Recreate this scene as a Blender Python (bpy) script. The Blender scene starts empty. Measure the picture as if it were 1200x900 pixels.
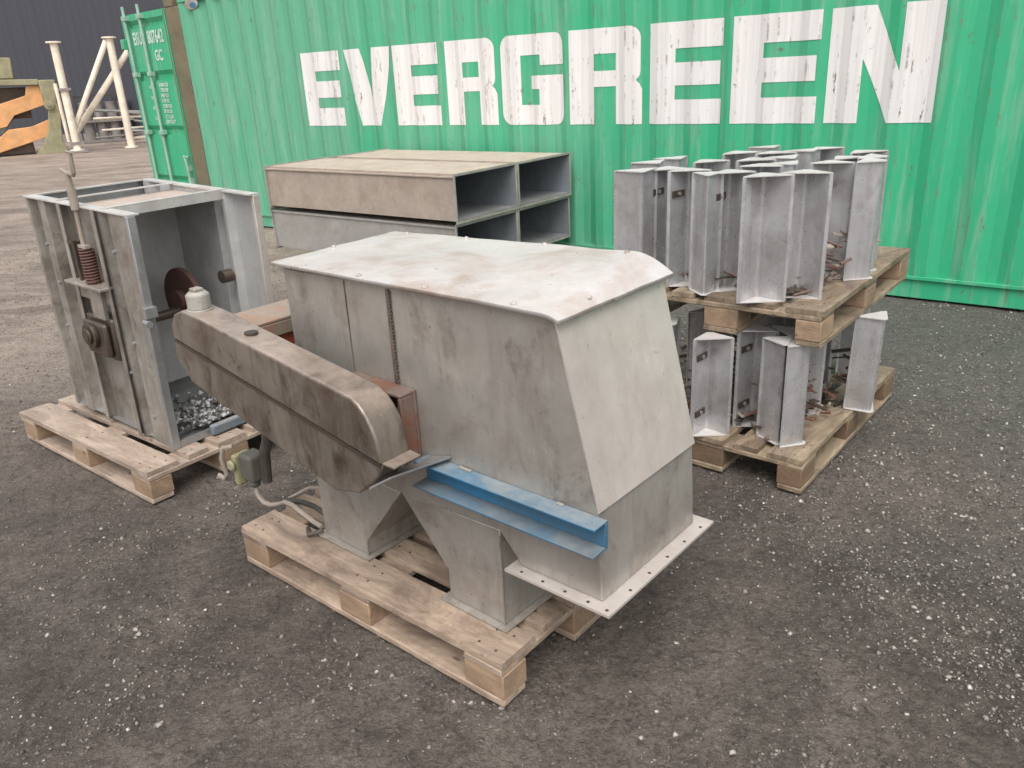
import bpy, math, random
import numpy as np
from mathutils import Matrix, Vector, noise as mnoise
R = math.radians
C = bpy.context.scene.collection
scene = bpy.context.scene
rnd = random.Random(7)

# ------------------------------------------------------------------ camera
cd = bpy.data.cameras.new("camera"); cam = bpy.data.objects.new("camera", cd); C.objects.link(cam)
cd.lens = 933.0 / 1200 * 36; cd.sensor_width = 36; cd.clip_start = 0.05; cd.clip_end = 6000
Rr = Vector((0.99860, -0.01933, -0.04926)); Uu = Vector((0.05292, 0.36481, 0.92958)); Ff = Vector((0, 0.93088, -0.36532))
m = Matrix((( Rr.x, Uu.x, -Ff.x), (Rr.y, Uu.y, -Ff.y), (Rr.z, Uu.z, -Ff.z))).to_4x4()
m.translation = Vector((0, 0, 1.5845)); cam.matrix_world = m
scene.camera = cam

# ------------------------------------------------------------------ light: overcast sky + soft sun
world = bpy.data.worlds.new("World"); scene.world = world; world.use_nodes = True
wn = world.node_tree.nodes; wl = world.node_tree.links; wn.clear()
SUN_EL, SUN_AZ = R(58), R(186)       # azimuth clockwise from +Y
sky = wn.new('ShaderNodeTexSky'); sky.sky_type = 'NISHITA'; sky.sun_disc = False
sky.sun_elevation = SUN_EL; sky.sun_rotation = SUN_AZ; sky.air_density = 1.6; sky.dust_density = 4.0; sky.ozone_density = 1.0
hs = wn.new('ShaderNodeHueSaturation'); hs.inputs['Saturation'].default_value = 0.14; hs.inputs['Value'].default_value = 1.0
bgn = wn.new('ShaderNodeBackground'); bgn.inputs['Strength'].default_value = 0.14
out = wn.new('ShaderNodeOutputWorld')
tn = wn.new('ShaderNodeMix'); tn.data_type = 'RGBA'; tn.blend_type = 'MULTIPLY'; tn.inputs[0].default_value = 1.0; tn.inputs[7].default_value = (1.0, 0.978, 0.985, 1)   # pale warm-white cloud cover
wl.new(sky.outputs[0], hs.inputs['Color']); wl.new(hs.outputs[0], tn.inputs[6]); wl.new(tn.outputs[2], bgn.inputs[0]); wl.new(bgn.outputs[0], out.inputs[0])
sd = bpy.data.lights.new("sun", 'SUN'); sd.energy = 0.9; sd.angle = R(45); sd.color = (1.0, 0.96, 0.90)
sun = bpy.data.objects.new("sun", sd); C.objects.link(sun)
sdir = Vector((math.sin(SUN_AZ) * math.cos(SUN_EL), math.cos(SUN_AZ) * math.cos(SUN_EL), math.sin(SUN_EL)))
sun.rotation_euler = sdir.to_track_quat('Z', 'Y').to_euler()
scene.view_settings.view_transform = 'Standard'; scene.view_settings.look = 'None'
scene.view_settings.exposure = 0.72; scene.view_settings.gamma = 1.0
scene.render.engine = 'CYCLES'

# ------------------------------------------------------------------ helpers
def tag(o, label=None, cat=None, group=None, kind=None):
    if label: o['label'] = label
    if cat: o['category'] = cat
    if group: o['group'] = group
    if kind: o['kind'] = kind
    return o

def empty(name, loc=(0, 0, 0), rot=(0, 0, 0), label=None, cat=None, group=None):
    o = bpy.data.objects.new(name, None); C.objects.link(o)
    o.location = loc; o.rotation_euler = rot; o.empty_display_size = 0.1
    return tag(o, label, cat, group)

class MB:
    def __init__(s, zo=0.0): s.v = []; s.f = []; s.mi = []; s.zo = zo
    def add(s, vs, fs, mi=0):
        n = len(s.v); s.v += [(x, y, z - s.zo) for x, y, z in vs]
        s.f += [tuple(i + n for i in f) for f in fs]; s.mi += [mi] * len(fs); return s
    def box(s, x0, x1, y0, y1, z0, z1, mi=0):
        return s.add([(x0,y0,z0),(x1,y0,z0),(x1,y1,z0),(x0,y1,z0),(x0,y0,z1),(x1,y0,z1),(x1,y1,z1),(x0,y1,z1)],
            [(0,3,2,1),(4,5,6,7),(0,1,5,4),(1,2,6,5),(2,3,7,6),(3,0,4,7)], mi)
    def prism(s, poly, v0, v1, mi=0):            # poly in (u,z), extruded along v
        n = len(poly)
        vs = [(u, v0, z) for u, z in poly] + [(u, v1, z) for u, z in poly]
        fs = [tuple(range(n)), tuple(range(2*n-1, n-1, -1))] + [(i, i+n, (i+1) % n + n, (i+1) % n) for i in range(n)]
        return s.add(vs, fs, mi)
    def prism_z(s, poly, z0, z1, mi=0):
        n = len(poly)
        vs = [(x, y, z0) for x, y in poly] + [(x, y, z1) for x, y in poly]
        fs = [tuple(range(n-1, -1, -1)), tuple(range(n, 2*n))] + [(i, (i+1) % n, (i+1) % n + n, i+n) for i in range(n)]
        return s.add(vs, fs, mi)
    def cyl(s, p0, p1, r, n=16, r2=None, mi=0):
        p0 = Vector(p0); p1 = Vector(p1); d = (p1 - p0).normalized(); r2 = r if r2 is None else r2
        a = d.orthogonal().normalized(); b = d.cross(a)
        vs = []
        for p, rr in ((p0, r), (p1, r2)):
            for i in range(n):
                t = 2*math.pi*i/n; q = p + (a*math.cos(t) + b*math.sin(t))*rr; vs.append(tuple(q))
        fs = [tuple(range(n-1, -1, -1)), tuple(range(n, 2*n))] + [(i, (i+1) % n, (i+1) % n + n, i+n) for i in range(n)]
        return s.add(vs, fs, mi)
    def tube(s, pts, r, n=8, mi=0):
        pts = [Vector(p) for p in pts]; vs = []; fs = []; a = None
        for i, p in enumerate(pts):
            d = (pts[min(i+1, len(pts)-1)] - pts[max(i-1, 0)]).normalized()
            a = d.orthogonal().normalized() if a is None else (a - d*a.dot(d)).normalized()
            b = d.cross(a)
            vs += [tuple(p + (a*math.cos(2*math.pi*k/n) + b*math.sin(2*math.pi*k/n))*r) for k in range(n)]
        for i in range(len(pts)-1):
            fs += [(i*n+k, i*n+(k+1) % n, (i+1)*n+(k+1) % n, (i+1)*n+k) for k in range(n)]
        fs += [tuple(range(n-1, -1, -1)), tuple(range((len(pts)-1)*n, len(pts)*n))]
        return s.add(vs, fs, mi)
    def sheet(s, prof, z0, z1, t, mi=0):         # vertical sheet from an open (x,y) profile, thickness t to the left side
        P = [Vector((x, y)) for x, y in prof]; off = []
        for i, p in enumerate(P):
            ds = []
            if i > 0: ds.append((P[i]-P[i-1]).normalized())
            if i < len(P)-1: ds.append((P[i+1]-P[i]).normalized())
            nn = sum((Vector((-d.y, d.x)) for d in ds), Vector((0, 0))).normalized()
            k = 1.0 / max(0.5, nn.dot(Vector((-ds[0].y, ds[0].x))))
            off.append(p + nn*t*k)
        n = len(P); vs = []
        for z in (z0, z1): vs += [(p.x, p.y, z) for p in P] + [(p.x, p.y, z) for p in off]
        fs = []
        for i in range(n-1):
            fs += [(i, i+1, 2*n+i+1, 2*n+i), (n+i+1, n+i, 3*n+i, 3*n+i+1), (i, n+i, n+i+1, i+1), (2*n+i, 2*n+i+1, 3*n+i+1, 3*n+i)]
        fs += [(0, 2*n, 3*n, n), (n-1, 2*n-1, 4*n-1, 3*n-1)]
        return s.add(vs, fs, mi)
    def build(s, name, mats, parent=None, bevel=0, smooth=35, seg=2):
        me = bpy.data.meshes.new(name); me.from_pydata(s.v, [], s.f)
        mats = mats if isinstance(mats, (list, tuple)) else [mats]
        for mm in mats: me.materials.append(mm)
        me.polygons.foreach_set('material_index', s.mi)
        import bmesh
        bm = bmesh.new(); bm.from_mesh(me); bmesh.ops.recalc_face_normals(bm, faces=bm.faces); bm.to_mesh(me); bm.free()
        if smooth:
            me.polygons.foreach_set('use_smooth', [True]*len(me.polygons)); me.set_sharp_from_angle(angle=R(smooth))
        o = bpy.data.objects.new(name, me); C.objects.link(o)
        if parent: o.parent = parent
        if bevel:
            b = o.modifiers.new('bevel', 'BEVEL'); b.width = bevel; b.segments = seg; b.limit_method = 'ANGLE'; b.angle_limit = R(40); b.harden_normals = False
        return o

def copy_tree(o, parent=None):
    c = o.copy(); C.objects.link(c)
    if parent: c.parent = parent
    for ch in list(o.children): copy_tree(ch, c)
    return c

# ------------------------------------------------------------------ materials
class NT:
    def __init__(s, name):
        s.m = bpy.data.materials.new(name); s.m.use_nodes = True; s.t = s.m.node_tree
        s.b = s.t.nodes['Principled BSDF']; s.coord = None
    def n(s, t, **kw):
        x = s.t.nodes.new(t)
        for k, v in kw.items(): setattr(x, k, v)
        return x
    def l(s, a, b): s.t.links.new(a, b)
    def vec(s, scale=(1, 1, 1), world=False, rand=True):
        if world:
            base = s.n('ShaderNodeNewGeometry').outputs['Position']
        else:
            base = s.n('ShaderNodeTexCoord').outputs['Object']
            if rand:
                oi = s.n('ShaderNodeObjectInfo'); mu = s.n('ShaderNodeMath', operation='MULTIPLY'); mu.inputs[1].default_value = 37.0
                s.l(oi.outputs['Random'], mu.inputs[0]); ad = s.n('ShaderNodeVectorMath', operation='ADD')
                s.l(base, ad.inputs[0]); s.l(mu.outputs[0], ad.inputs[1]); base = ad.outputs[0]
        mp = s.n('ShaderNodeMapping'); mp.inputs['Scale'].default_value = scale; s.l(base, mp.inputs[0]); return mp.outputs[0]
    def noise(s, vec, scale, detail=5, rough=0.55, dist=0.0):
        x = s.n('ShaderNodeTexNoise'); x.inputs['Scale'].default_value = scale; x.inputs['Detail'].default_value = detail
        x.inputs['Roughness'].default_value = rough; x.inputs['Distortion'].default_value = dist; s.l(vec, x.inputs['Vector']); return x.outputs['Fac']
    def ramp(s, fac, stops):
        r = s.n('ShaderNodeValToRGB'); e = r.color_ramp.elements
        while len(e) < len(stops): e.new(0.5)
        for i, (p, c) in enumerate(stops):
            e[i].position = p; e[i].color = (c, c, c, 1) if not isinstance(c, (tuple, list)) else (*c, 1)
        s.l(fac, r.inputs[0]); return r.outputs[0]
    def mix(s, fac, a, b, mode='MIX'):
        x = s.n('ShaderNodeMix', data_type='RGBA', blend_type=mode)
        for sock, v in ((x.inputs[0], fac), (x.inputs[6], a), (x.inputs[7], b)):
            if hasattr(v, 'is_linked') or hasattr(v, 'links'): s.l(v, sock)
            elif isinstance(v, (int, float)): sock.default_value = v
            else: sock.default_value = (*v, 1)
        return x.outputs[2]
    def mul(s, a, b):
        x = s.n('ShaderNodeMath', operation='MULTIPLY')
        for sock, v in ((x.inputs[0], a), (x.inputs[1], b)):
            if isinstance(v, (int, float)): sock.default_value = v
            else: s.l(v, sock)
        return x.outputs[0]
    def op(s, o_, a, b):
        x = s.n('ShaderNodeMath', operation=o_)
        for sock, v in ((x.inputs[0], a), (x.inputs[1], b)):
            if isinstance(v, (int, float)): sock.default_value = v
            else: s.l(v, sock)
        return x.outputs[0]
    def bump(s, h, strength=0.3, dist=0.01):
        x = s.n('ShaderNodeBump'); x.inputs['Strength'].default_value = strength; x.inputs['Distance'].default_value = dist
        s.l(h, x.inputs['Height']); s.l(x.outputs[0], s.b.inputs['Normal']); return x
    def set(s, color=None, rough=None, metal=None, spec=None):
        for k, v in (('Base Color', color), ('Roughness', rough), ('Metallic', metal), ('Specular IOR Level', spec)):
            if v is None: continue
            i = s.b.inputs[k]
            if isinstance(v, (int, float)): i.default_value = v
            elif isinstance(v, tuple): i.default_value = (*v, 1)
            else: s.l(v, i)
        return s.m

def metal(name, base, dirt=(0.20, 0.15, 0.11), amount=0.35, metallic=0.45, rough=0.42, rust=0.0, dust=0.0, dustcol=(0.42, 0.34, 0.27), streak=True, var=0.25, smudge=0.0, speck=0.4):
    t = NT(name); v = t.vec()
    big = t.noise(v, 3.5, 6, 0.6, 0.4); fine = t.noise(v, 28, 6, 0.65); 
    st = t.noise(t.vec((9, 9, 0.9)), 3.0, 5, 0.6)
    lo = tuple(c*(1-var) for c in base); hi = tuple(min(1, c*(1+var*0.6)) for c in base)
    col = t.mix(t.ramp(big, [(0.3, 0.0), (0.7, 1.0)]), lo, hi)
    col = t.mix(t.mul(t.ramp(fine, [(0.35, 0.0), (0.75, 1.0)]), 0.25), col, tuple(c*0.6 for c in base))
    d = t.ramp(t.noise(v, 5.5, 6, 0.62, 0.5), [(0.46, 0.0), (0.70, 1.0)])
    col = t.mix(t.mul(d, amount), col, dirt)
    if streak: col = t.mix(t.mul(t.ramp(st, [(0.5, 0.0), (0.72, 1.0)]), amount*0.7), col, tuple(c*0.9 for c in dirt))
    sp = t.ramp(t.noise(v, 60, 3, 0.5), [(0.68, 0.0), (0.74, 1.0)])
    col = t.mix(t.mul(sp, speck), col, (0.10, 0.07, 0.05))
    if smudge:
        sm = t.ramp(t.noise(t.vec((2.2, 2.2, 1.3)), 2.6, 7, 0.62, 1.6), [(0.52, 0.0), (0.63, 1.0)])
        sm2 = t.ramp(t.noise(v, 9, 8, 0.75, 1.0), [(0.44, 0.15), (0.6, 1.0)])
        col = t.mix(t.mul(t.mul(sm, sm2), smudge), col, tuple(c*0.55 for c in dirt))
        ls = t.ramp(t.noise(t.vec((6, 6, 2)), 4, 6, 0.7, 0.8), [(0.56, 0.0), (0.68, 1.0)])
        col = t.mix(t.mul(ls, smudge*0.45), col, tuple(min(1, c*1.5) for c in base))
    if rust:
        rm = t.ramp(t.noise(v, 11, 9, 0.75, 0.8), [(0.62-rust*0.3, 0.0), (0.72-rust*0.25, 1.0)])
        col = t.mix(t.mul(rm, 0.85), col, t.mix(fine, (0.10, 0.035, 0.02), (0.26, 0.10, 0.045)))
    if dust:
        g = t.n('ShaderNodeNewGeometry'); sx = t.n('ShaderNodeSeparateXYZ'); t.l(g.outputs['Normal'], sx.inputs[0])
        up = t.ramp(sx.outputs['Z'], [(0.55, 0.0), (0.92, 1.0)])
        dm = t.mul(up, t.mul(t.ramp(t.noise(v, 6, 7, 0.7, 0.6), [(0.32, 0.25), (0.62, 1.0)]), dust))
        col = t.mix(dm, col, t.mix(t.noise(v, 40, 4), tuple(c*0.75 for c in dustcol), tuple(c*1.2 for c in dustcol)))
        rg = t.op('MAXIMUM', t.ramp(fine, [(0.3, rough-0.08), (0.7, rough+0.12)]), t.mul(dm, 0.85)); 
        mt = t.mul(t.op('SUBTRACT', 1.0, dm), metallic)
    else:
        rg = t.ramp(fine, [(0.3, rough-0.08), (0.7, rough+0.14)]); mt = metallic
    h = t.op('ADD', t.mul(t.noise(v, 3.2, 3, 0.5), 1.6), t.mul(fine, 0.05))
    t.bump(h, 0.35, 0.02)
    return t.set(col, rg, mt)

M = {}
M['hopper'] = metal('grey_sheet_steel', (0.42, 0.40, 0.365), dirt=(0.22, 0.165, 0.135), amount=0.42, metallic=0.5, rough=0.34, var=0.12, smudge=0.45, rust=0.0)
M['hopper_end'] = metal('pale_sheet_steel', (0.60, 0.545, 0.50), dirt=(0.36, 0.30, 0.24), amount=0.3, metallic=0.35, rough=0.42, var=0.13)
M['lid'] = metal('pale_dusty_lid', (0.67, 0.65, 0.635), dirt=(0.40, 0.29, 0.22), amount=0.8, metallic=0.35, rough=0.34, dust=0.35, dustcol=(0.46, 0.38, 0.31), streak=False, var=0.15)
M['guard'] = metal('brown_grey_guard_steel', (0.27, 0.235, 0.195), dirt=(0.09, 0.055, 0.04), amount=0.75, metallic=0.55, rough=0.36, dust=0.65, dustcol=(0.46, 0.37, 0.31), smudge=0.7)
M['galv'] = metal('galvanised_steel', (0.42, 0.43, 0.43), dirt=(0.20, 0.17, 0.14), amount=0.35, metallic=0.6, rough=0.36)
M['frame'] = metal('dull_frame_steel', (0.42, 0.395, 0.355), dirt=(0.15, 0.12, 0.095), amount=0.7, metallic=0.5, rough=0.34, dust=0.35, dustcol=(0.52, 0.45, 0.38), rust=0.03, smudge=0.5)
M['inside'] = metal('light_inner_sheet', (0.56, 0.565, 0.56), dirt=(0.30, 0.27, 0.24), amount=0.3, metallic=0.35, rough=0.4, var=0.15)
M['rim'] = metal('bright_worn_rim', (0.62, 0.61, 0.58), dirt=(0.38, 0.32, 0.26), amount=0.4, metallic=0.3, rough=0.4)
M['dusty_top'] = metal('dust_covered_steel', (0.42, 0.39, 0.36), dirt=(0.27, 0.22, 0.18), amount=0.4, metallic=0.2, rough=0.6, dust=0.9, dustcol=(0.46, 0.37, 0.30))
M['duct'] = metal('beige_grimy_duct', (0.40, 0.34, 0.285), dirt=(0.25, 0.19, 0.145), amount=0.55, metallic=0.15, rough=0.6, dust=0.6, dustcol=(0.58, 0.49, 0.39), streak=False, var=0.15, smudge=0.25)
M['duct_low'] = metal('light_grey_duct', (0.40, 0.39, 0.37), amount=0.3, metallic=0.35, rough=0.45, streak=False, var=0.1, smudge=0.2)
M['duct_in'] = metal('bluish_galvanised_inside', (0.33, 0.375, 0.41), dirt=(0.22, 0.19, 0.15), amount=0.3, metallic=0.45, rough=0.45, var=0.2, dust=0.4, dustcol=(0.40,0.35,0.29))
M['duct_rim'] = metal('grimy_duct_flange', (0.42, 0.40, 0.36), dirt=(0.18, 0.16, 0.12), amount=0.5, metallic=0.2, rough=0.55)
M['bucket'] = metal('pale_bucket_steel', (0.61, 0.61, 0.62), dirt=(0.26, 0.225, 0.20), amount=0.45, metallic=0.6, rough=0.30, var=0.14, dust=0.1, smudge=0.3, speck=0.07)
M['bucket_end'] = metal('sky_sheen_end_plate', (0.64, 0.63, 0.61), dirt=(0.45, 0.35, 0.31), amount=0.45, metallic=0.2, rough=0.35, var=0.12)  # base colour raised to paint in the sky's reflection on the end plates
M['darksteel'] = metal('dark_greasy_steel', (0.085, 0.07, 0.058), dirt=(0.13, 0.09, 0.06), amount=0.6, metallic=0.5, rough=0.42, rust=0.15)
M['rust'] = metal('rusty_steel', (0.19, 0.14, 0.115), dirt=(0.07, 0.04, 0.03), amount=0.5, metallic=0.1, rough=0.75, rust=0.5)
M['darkred'] = metal('dark_red_primer', (0.13, 0.065, 0.052), dirt=(0.05, 0.03, 0.025), amount=0.4, metallic=0.05, rough=0.7)
M['mount'] = metal('rust_stained_mount', (0.30, 0.25, 0.20), dirt=(0.40, 0.14, 0.06), amount=0.7, metallic=0.2, rough=0.6, dust=0.3, rust=0.05)
M['orange'] = metal('worn_orange_paint', (0.42, 0.115, 0.045), dirt=(0.16, 0.11, 0.08), amount=0.8, metallic=0.0, rough=0.6, rust=0.12)
M['blue'] = metal('blue_painted_steel', (0.030, 0.150, 0.275), dirt=(0.08, 0.10, 0.11), amount=0.7, metallic=0.0, rough=0.62, dust=1.0, dustcol=(0.22, 0.255, 0.27), streak=False, var=0.2)
M['bluegrey'] = metal('scuffed_blue_lower_flange', (0.05, 0.16, 0.26), dirt=(0.13, 0.12, 0.11), amount=0.9, metallic=0.1, rough=0.5, dust=0.9, dustcol=(0.19, 0.21, 0.215), streak=False)
M['dullblue'] = metal('dusty_blue_steel', (0.17, 0.22, 0.26), dirt=(0.2, 0.2, 0.18), amount=0.8, metallic=0.1, rough=0.5, dust=0.6)
M['whitepl'] = metal('grimy_off_white', (0.34, 0.33, 0.295), dirt=(0.20, 0.16, 0.12), amount=0.8, metallic=0.0, rough=0.5)
M['cable'] = metal('grimy_pale_cable', (0.36, 0.31, 0.26), amount=0.5, metallic=0, rough=0.6)
M['cable_dark'] = metal('dark_rubber_cable', (0.05, 0.045, 0.04), amount=0.4, metallic=0, rough=0.6)
M['yellow'] = metal('worn_yellow_plastic', (0.36, 0.33, 0.17), dirt=(0.24, 0.24, 0.21), amount=1.0, metallic=0, rough=0.6)
M['teal'] = metal('worn_teal_casting', (0.11, 0.115, 0.10), dirt=(0.13, 0.105, 0.085), amount=1.0, metallic=0.1, rough=0.6)
M['olive'] = metal('olive_khaki_paint', (0.33, 0.31, 0.19), dirt=(0.14, 0.13, 0.08), amount=0.4, metallic=0, rough=0.7)
M['armorange'] = metal('faded_orange_arm', (0.70, 0.36, 0.15), dirt=(0.46, 0.32, 0.19), amount=0.4, metallic=0, rough=0.65)
M['cream'] = metal('cream_pipe_paint', (0.86, 0.78, 0.64), dirt=(0.60, 0.48, 0.34), amount=0.3, metallic=0, rough=0.6)
M['drum'] = metal('dull_grey_drum', (0.30, 0.28, 0.27), amount=0.4, metallic=0.3, rough=0.5)

UP0_ = -8.14
def mat_container(name, base, pale, letter=None, rustpost=False):
    t = NT(name); v = t.vec(rand=False)
    st = t.noise(t.vec((5.5, 5.5, 0.45), rand=False), 2.2, 8, 0.7, 0.6)
    sx = t.n('ShaderNodeSeparateXYZ'); t.l(t.n('ShaderNodeTexCoord').outputs['Object'], sx.inputs[0])
    big = t.op('SUBTRACT', t.noise(v, 0.9, 6, 0.6), t.mul(t.op('ADD', sx.outputs['X'], 3.5), 0.055))
    col = t.mix(t.ramp(big, [(0.35, 0.0), (0.65, 1.0)]), base, pale)
    col = t.mix(t.mul(t.ramp(st, [(0.50, 0.0), (0.70, 1.0)]), 0.33), col, (0.40, 0.45, 0.38))
    st2 = t.noise(t.vec((11, 11, 1.1), rand=False), 2.0, 8, 0.72, 0.5)
    col = t.mix(t.mul(t.ramp(st2, [(0.58, 0.0), (0.72, 1.0)]), 0.35), col, (0.24, 0.27, 0.20))
    ph = t.n('ShaderNodeMath', operation='FRACT'); t.l(t.mul(t.op('SUBTRACT', sx.outputs['X'], UP0_), 1/0.278), ph.inputs[0])
    e1 = t.ramp(ph.outputs[0], [(0.22, 0.0), (0.262, 1.0), (0.31, 0.0)]); e2 = t.ramp(ph.outputs[0], [(0.0, 1.0), (0.045, 0.0), (0.955, 0.0), (1.0, 1.0)])
    edge = t.mul(t.op('MAXIMUM', e1, e2), t.ramp(t.noise(t.vec((1.2, 1.2, 1.6), rand=False), 3.0, 9, 0.75), [(0.50, 0.0), (0.60, 1.0)]))
    if letter:
        worn = t.ramp(t.noise(t.vec((5.5, 5.5, 1.0), rand=False), 3.2, 12, 0.80, 0.4), [(0.60, 0.0), (0.625, 1.0)])
        wst = t.ramp(t.noise(t.vec((14, 14, 0.5), rand=False), 2.4, 6, 0.7), [(0.46, 0.0), (0.72, 1.0)])
        pl = t.mix(t.mul(wst, 0.45), letter, (0.50, 0.43, 0.38))
        col = t.mix(worn, pl, t.mix(t.noise(v, 30, 4), (0.09, 0.16, 0.10), (0.20, 0.12, 0.08)))
    rs = t.ramp(t.noise(t.vec((1, 1, 0.7), rand=False), 7.5, 9, 0.75), [(0.635, 0.0), (0.665, 1.0)])
    col = t.mix(t.mul(rs, 0.75), col, (0.13, 0.09, 0.055))
    col = t.mix(t.mul(edge, 0.8), col, t.mix(t.noise(v, 25, 5), (0.10, 0.13, 0.085), (0.22, 0.15, 0.11)))
    t.bump(t.op('ADD', t.noise(v, 2.5, 3), t.mul(t.noise(v, 40, 4), 0.04)), 0.3, 0.015)
    return t.set(col, t.ramp(t.noise(v, 8, 5), [(0.3, 0.42), (0.7, 0.62)]), 0.0)
M['cgreen'] = mat_container('container_green_paint', (0.030, 0.37, 0.185), (0.100, 0.355, 0.220))
M['cletter'] = mat_container('worn_white_lettering', (0.03, 0.34, 0.18), (0.07, 0.38, 0.23), letter=(0.70, 0.69, 0.68))
M['cpost'] = metal('weathered_brown_post', (0.165, 0.135, 0.085), dirt=(0.12, 0.16, 0.09), amount=0.5, metallic=0, rough=0.7, rust=0.15)
M['rod'] = metal('pale_green_rod', (0.30, 0.50, 0.40), dirt=(0.34, 0.36, 0.33), amount=0.6, metallic=0.1, rough=0.5)
M['text'] = metal('faded_white_stencil', (0.50, 0.64, 0.56), amount=0.1, metallic=0, rough=0.6)

def mat_wood(name, base, dark, wet=0.4):
    t = NT(name); v = t.vec()
    g = t.noise(t.vec((1.3, 26, 26)), 2.5, 6, 0.6, 0.7); g2 = t.noise(t.vec((3, 80, 80)), 2.0, 4, 0.6)
    col = t.mix(t.ramp(g, [(0.3, 0.0), (0.7, 1.0)]), tuple(c*0.72 for c in base), base)
    col = t.mix(t.mul(t.ramp(g2, [(0.5, 0.0), (0.75, 1.0)]), 0.45), col, tuple(c*0.5 for c in base))
    stn = t.ramp(t.noise(t.vec((0.7, 1.6, 1.6)), 5.0, 9, 0.75, 0.8), [(0.40, 0.0), (0.60, 1.0)])
    col = t.mix(t.mul(stn, wet), col, dark)
    kn = t.n('ShaderNodeTexVoronoi'); kn.inputs['Scale'].default_value = 5.0; t.l(t.vec((1, 2.2, 2.2)), kn.inputs['Vector'])
    col = t.mix(t.ramp(kn.outputs['Distance'], [(0.05, 0.7), (0.10, 0.0)]), col, (0.10, 0.05, 0.025))
    col = t.mix(t.mul(t.ramp(t.noise(v, 55, 5, 0.7), [(0.6, 0.0), (0.7, 1.0)]), 0.5), col, (0.09, 0.065, 0.045))
    oi = t.n('ShaderNodeObjectInfo'); br = t.ramp(oi.outputs['Random'], [(0.0, 0.78), (1.0, 1.12)])
    col = t.mix(1.0, col, br, 'MULTIPLY')
    t.bump(t.op('ADD', g, t.mul(g2, 0.5)), 0.5, 0.004)
    return t.set(col, t.ramp(stn, [(0.0, 0.75), (1.0, 0.55)]), 0.0)
M['wood_a'] = mat_wood('pale_worn_pine', (0.50, 0.385, 0.29), (0.19, 0.14, 0.105), 0.9)
M['wood_b'] = mat_wood('bleached_pine', (0.57, 0.455, 0.36), (0.27, 0.205, 0.16), 0.8)
M['wood_c'] = mat_wood('damp_yellow_pine', (0.40, 0.315, 0.215), (0.14, 0.10, 0.07), 0.95)
M['block_a'] = mat_wood('pressed_chip_block', (0.42, 0.29, 0.19), (0.21, 0.145, 0.095), 0.7)
M['block_c'] = mat_wood('damp_brown_block', (0.25, 0.165, 0.10), (0.10, 0.07, 0.05), 0.6)

# ------------------------------------------------------------------ ground
def mat_ground():
    t = NT('damp_dirt_and_fine_gravel'); v = t.vec(world=True)
    big = t.noise(v, 0.8, 6, 0.6, 0.6); mid = t.noise(v, 5.5, 7, 0.68, 0.4); fine = t.noise(v, 75, 5, 0.7); vf = t.noise(v, 260, 3, 0.6)
    col = t.mix(t.ramp(big, [(0.36, 0.0), (0.60, 1.0)]), (0.114, 0.092, 0.078), (0.295, 0.247, 0.205))
    col = t.mix(t.mul(t.ramp(mid, [(0.4, 0.0), (0.66, 1.0)]), 0.65), col, (0.082, 0.065, 0.056))
    sx = t.n('ShaderNodeSeparateXYZ'); t.l(v, sx.inputs[0])
    # right side: dark grey stone chippings ; left and far: drier pinkish dirt
    wob = t.mul(t.op('SUBTRACT', t.noise(v, 0.5, 5, 0.6), 0.5), 3.5)
    right = t.op('ADD', t.op('ADD', sx.outputs['X'], wob), t.mul(sx.outputs['Y'], 0.28))
    rm = t.ramp(t.mul(right, 0.2), [(0.38, 0.0), (0.56, 1.0)])
    col = t.mix(t.mul(rm, 0.8), col, t.mix(mid, (0.100, 0.096, 0.090), (0.215, 0.206, 0.188)))
    left = t.op('ADD', t.op('ADD', t.mul(sx.outputs['X'], -1.0), t.mul(wob, 0.8)), t.mul(sx.outputs['Y'], 0.55))
    lm = t.ramp(t.mul(left, 0.1), [(0.34, 0.0), (0.66, 1.0)])
    dry = t.mix(t.ramp(t.noise(t.vec((0.75, 1.5, 1), world=True), 0.9, 9, 0.72, 1.2), [(0.36, 0.0), (0.60, 1.0)]), (0.26, 0.205, 0.17), (0.60, 0.49, 0.40))
    col = t.mix(t.mul(lm, 0.95), col, dry)
    col = t.mix(t.ramp(fine, [(0.35, 0.55), (0.6, 0.0)]), col, (0.035, 0.03, 0.028))
    # fine chippings: one tint per voronoi cell
    for sc, th, amt in ((95, 0.80, 0.75), (190, 0.74, 0.6)):
        vo = t.n('ShaderNodeTexVoronoi'); vo.inputs['Scale'].default_value = sc; t.l(v, vo.inputs['Vector'])
        s2 = t.n('ShaderNodeSeparateColor'); t.l(vo.outputs['Color'], s2.inputs[0])
        core = t.ramp(vo.outputs['Distance'], [(0.30, 1.0), (0.52, 0.0)])
        dens = t.ramp(t.noise(v, 2.2, 5, 0.7), [(0.38, 0.12), (0.62, 0.8)])
        dens = t.op('MAXIMUM', dens, t.mul(rm, 0.95))
        msk = t.mul(t.mul(t.ramp(s2.outputs[0], [(th, 0.0), (th+0.05, 1.0)]), core), t.mul(dens, amt))
        col = t.mix(msk, col, t.mix(s2.outputs[1], (0.15, 0.14, 0.13), (0.46, 0.44, 0.41)))
    cl = t.noise(v, 32, 6, 0.75, 0.6)
    col = t.mix(t.mul(t.ramp(cl, [(0.38, 1.0), (0.48, 0.0)]), 0.6), col, (0.045, 0.037, 0.034))
    col = t.mix(t.mul(t.ramp(cl, [(0.54, 0.0), (0.66, 1.0)]), 0.35), col, (0.26, 0.23, 0.20))
    hgt = t.op('ADD', t.op('ADD', t.op('ADD', t.mul(mid, 1.0), t.mul(cl, 0.55)), t.mul(fine, 0.30)), t.mul(vf, 0.10))
    t.bump(hgt, 1.0, 0.05)
    return t.set(col, t.ramp(big, [(0.38, 0.55), (0.58, 0.92)]), 0.0, 0.4)
M['ground'] = mat_ground()

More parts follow.
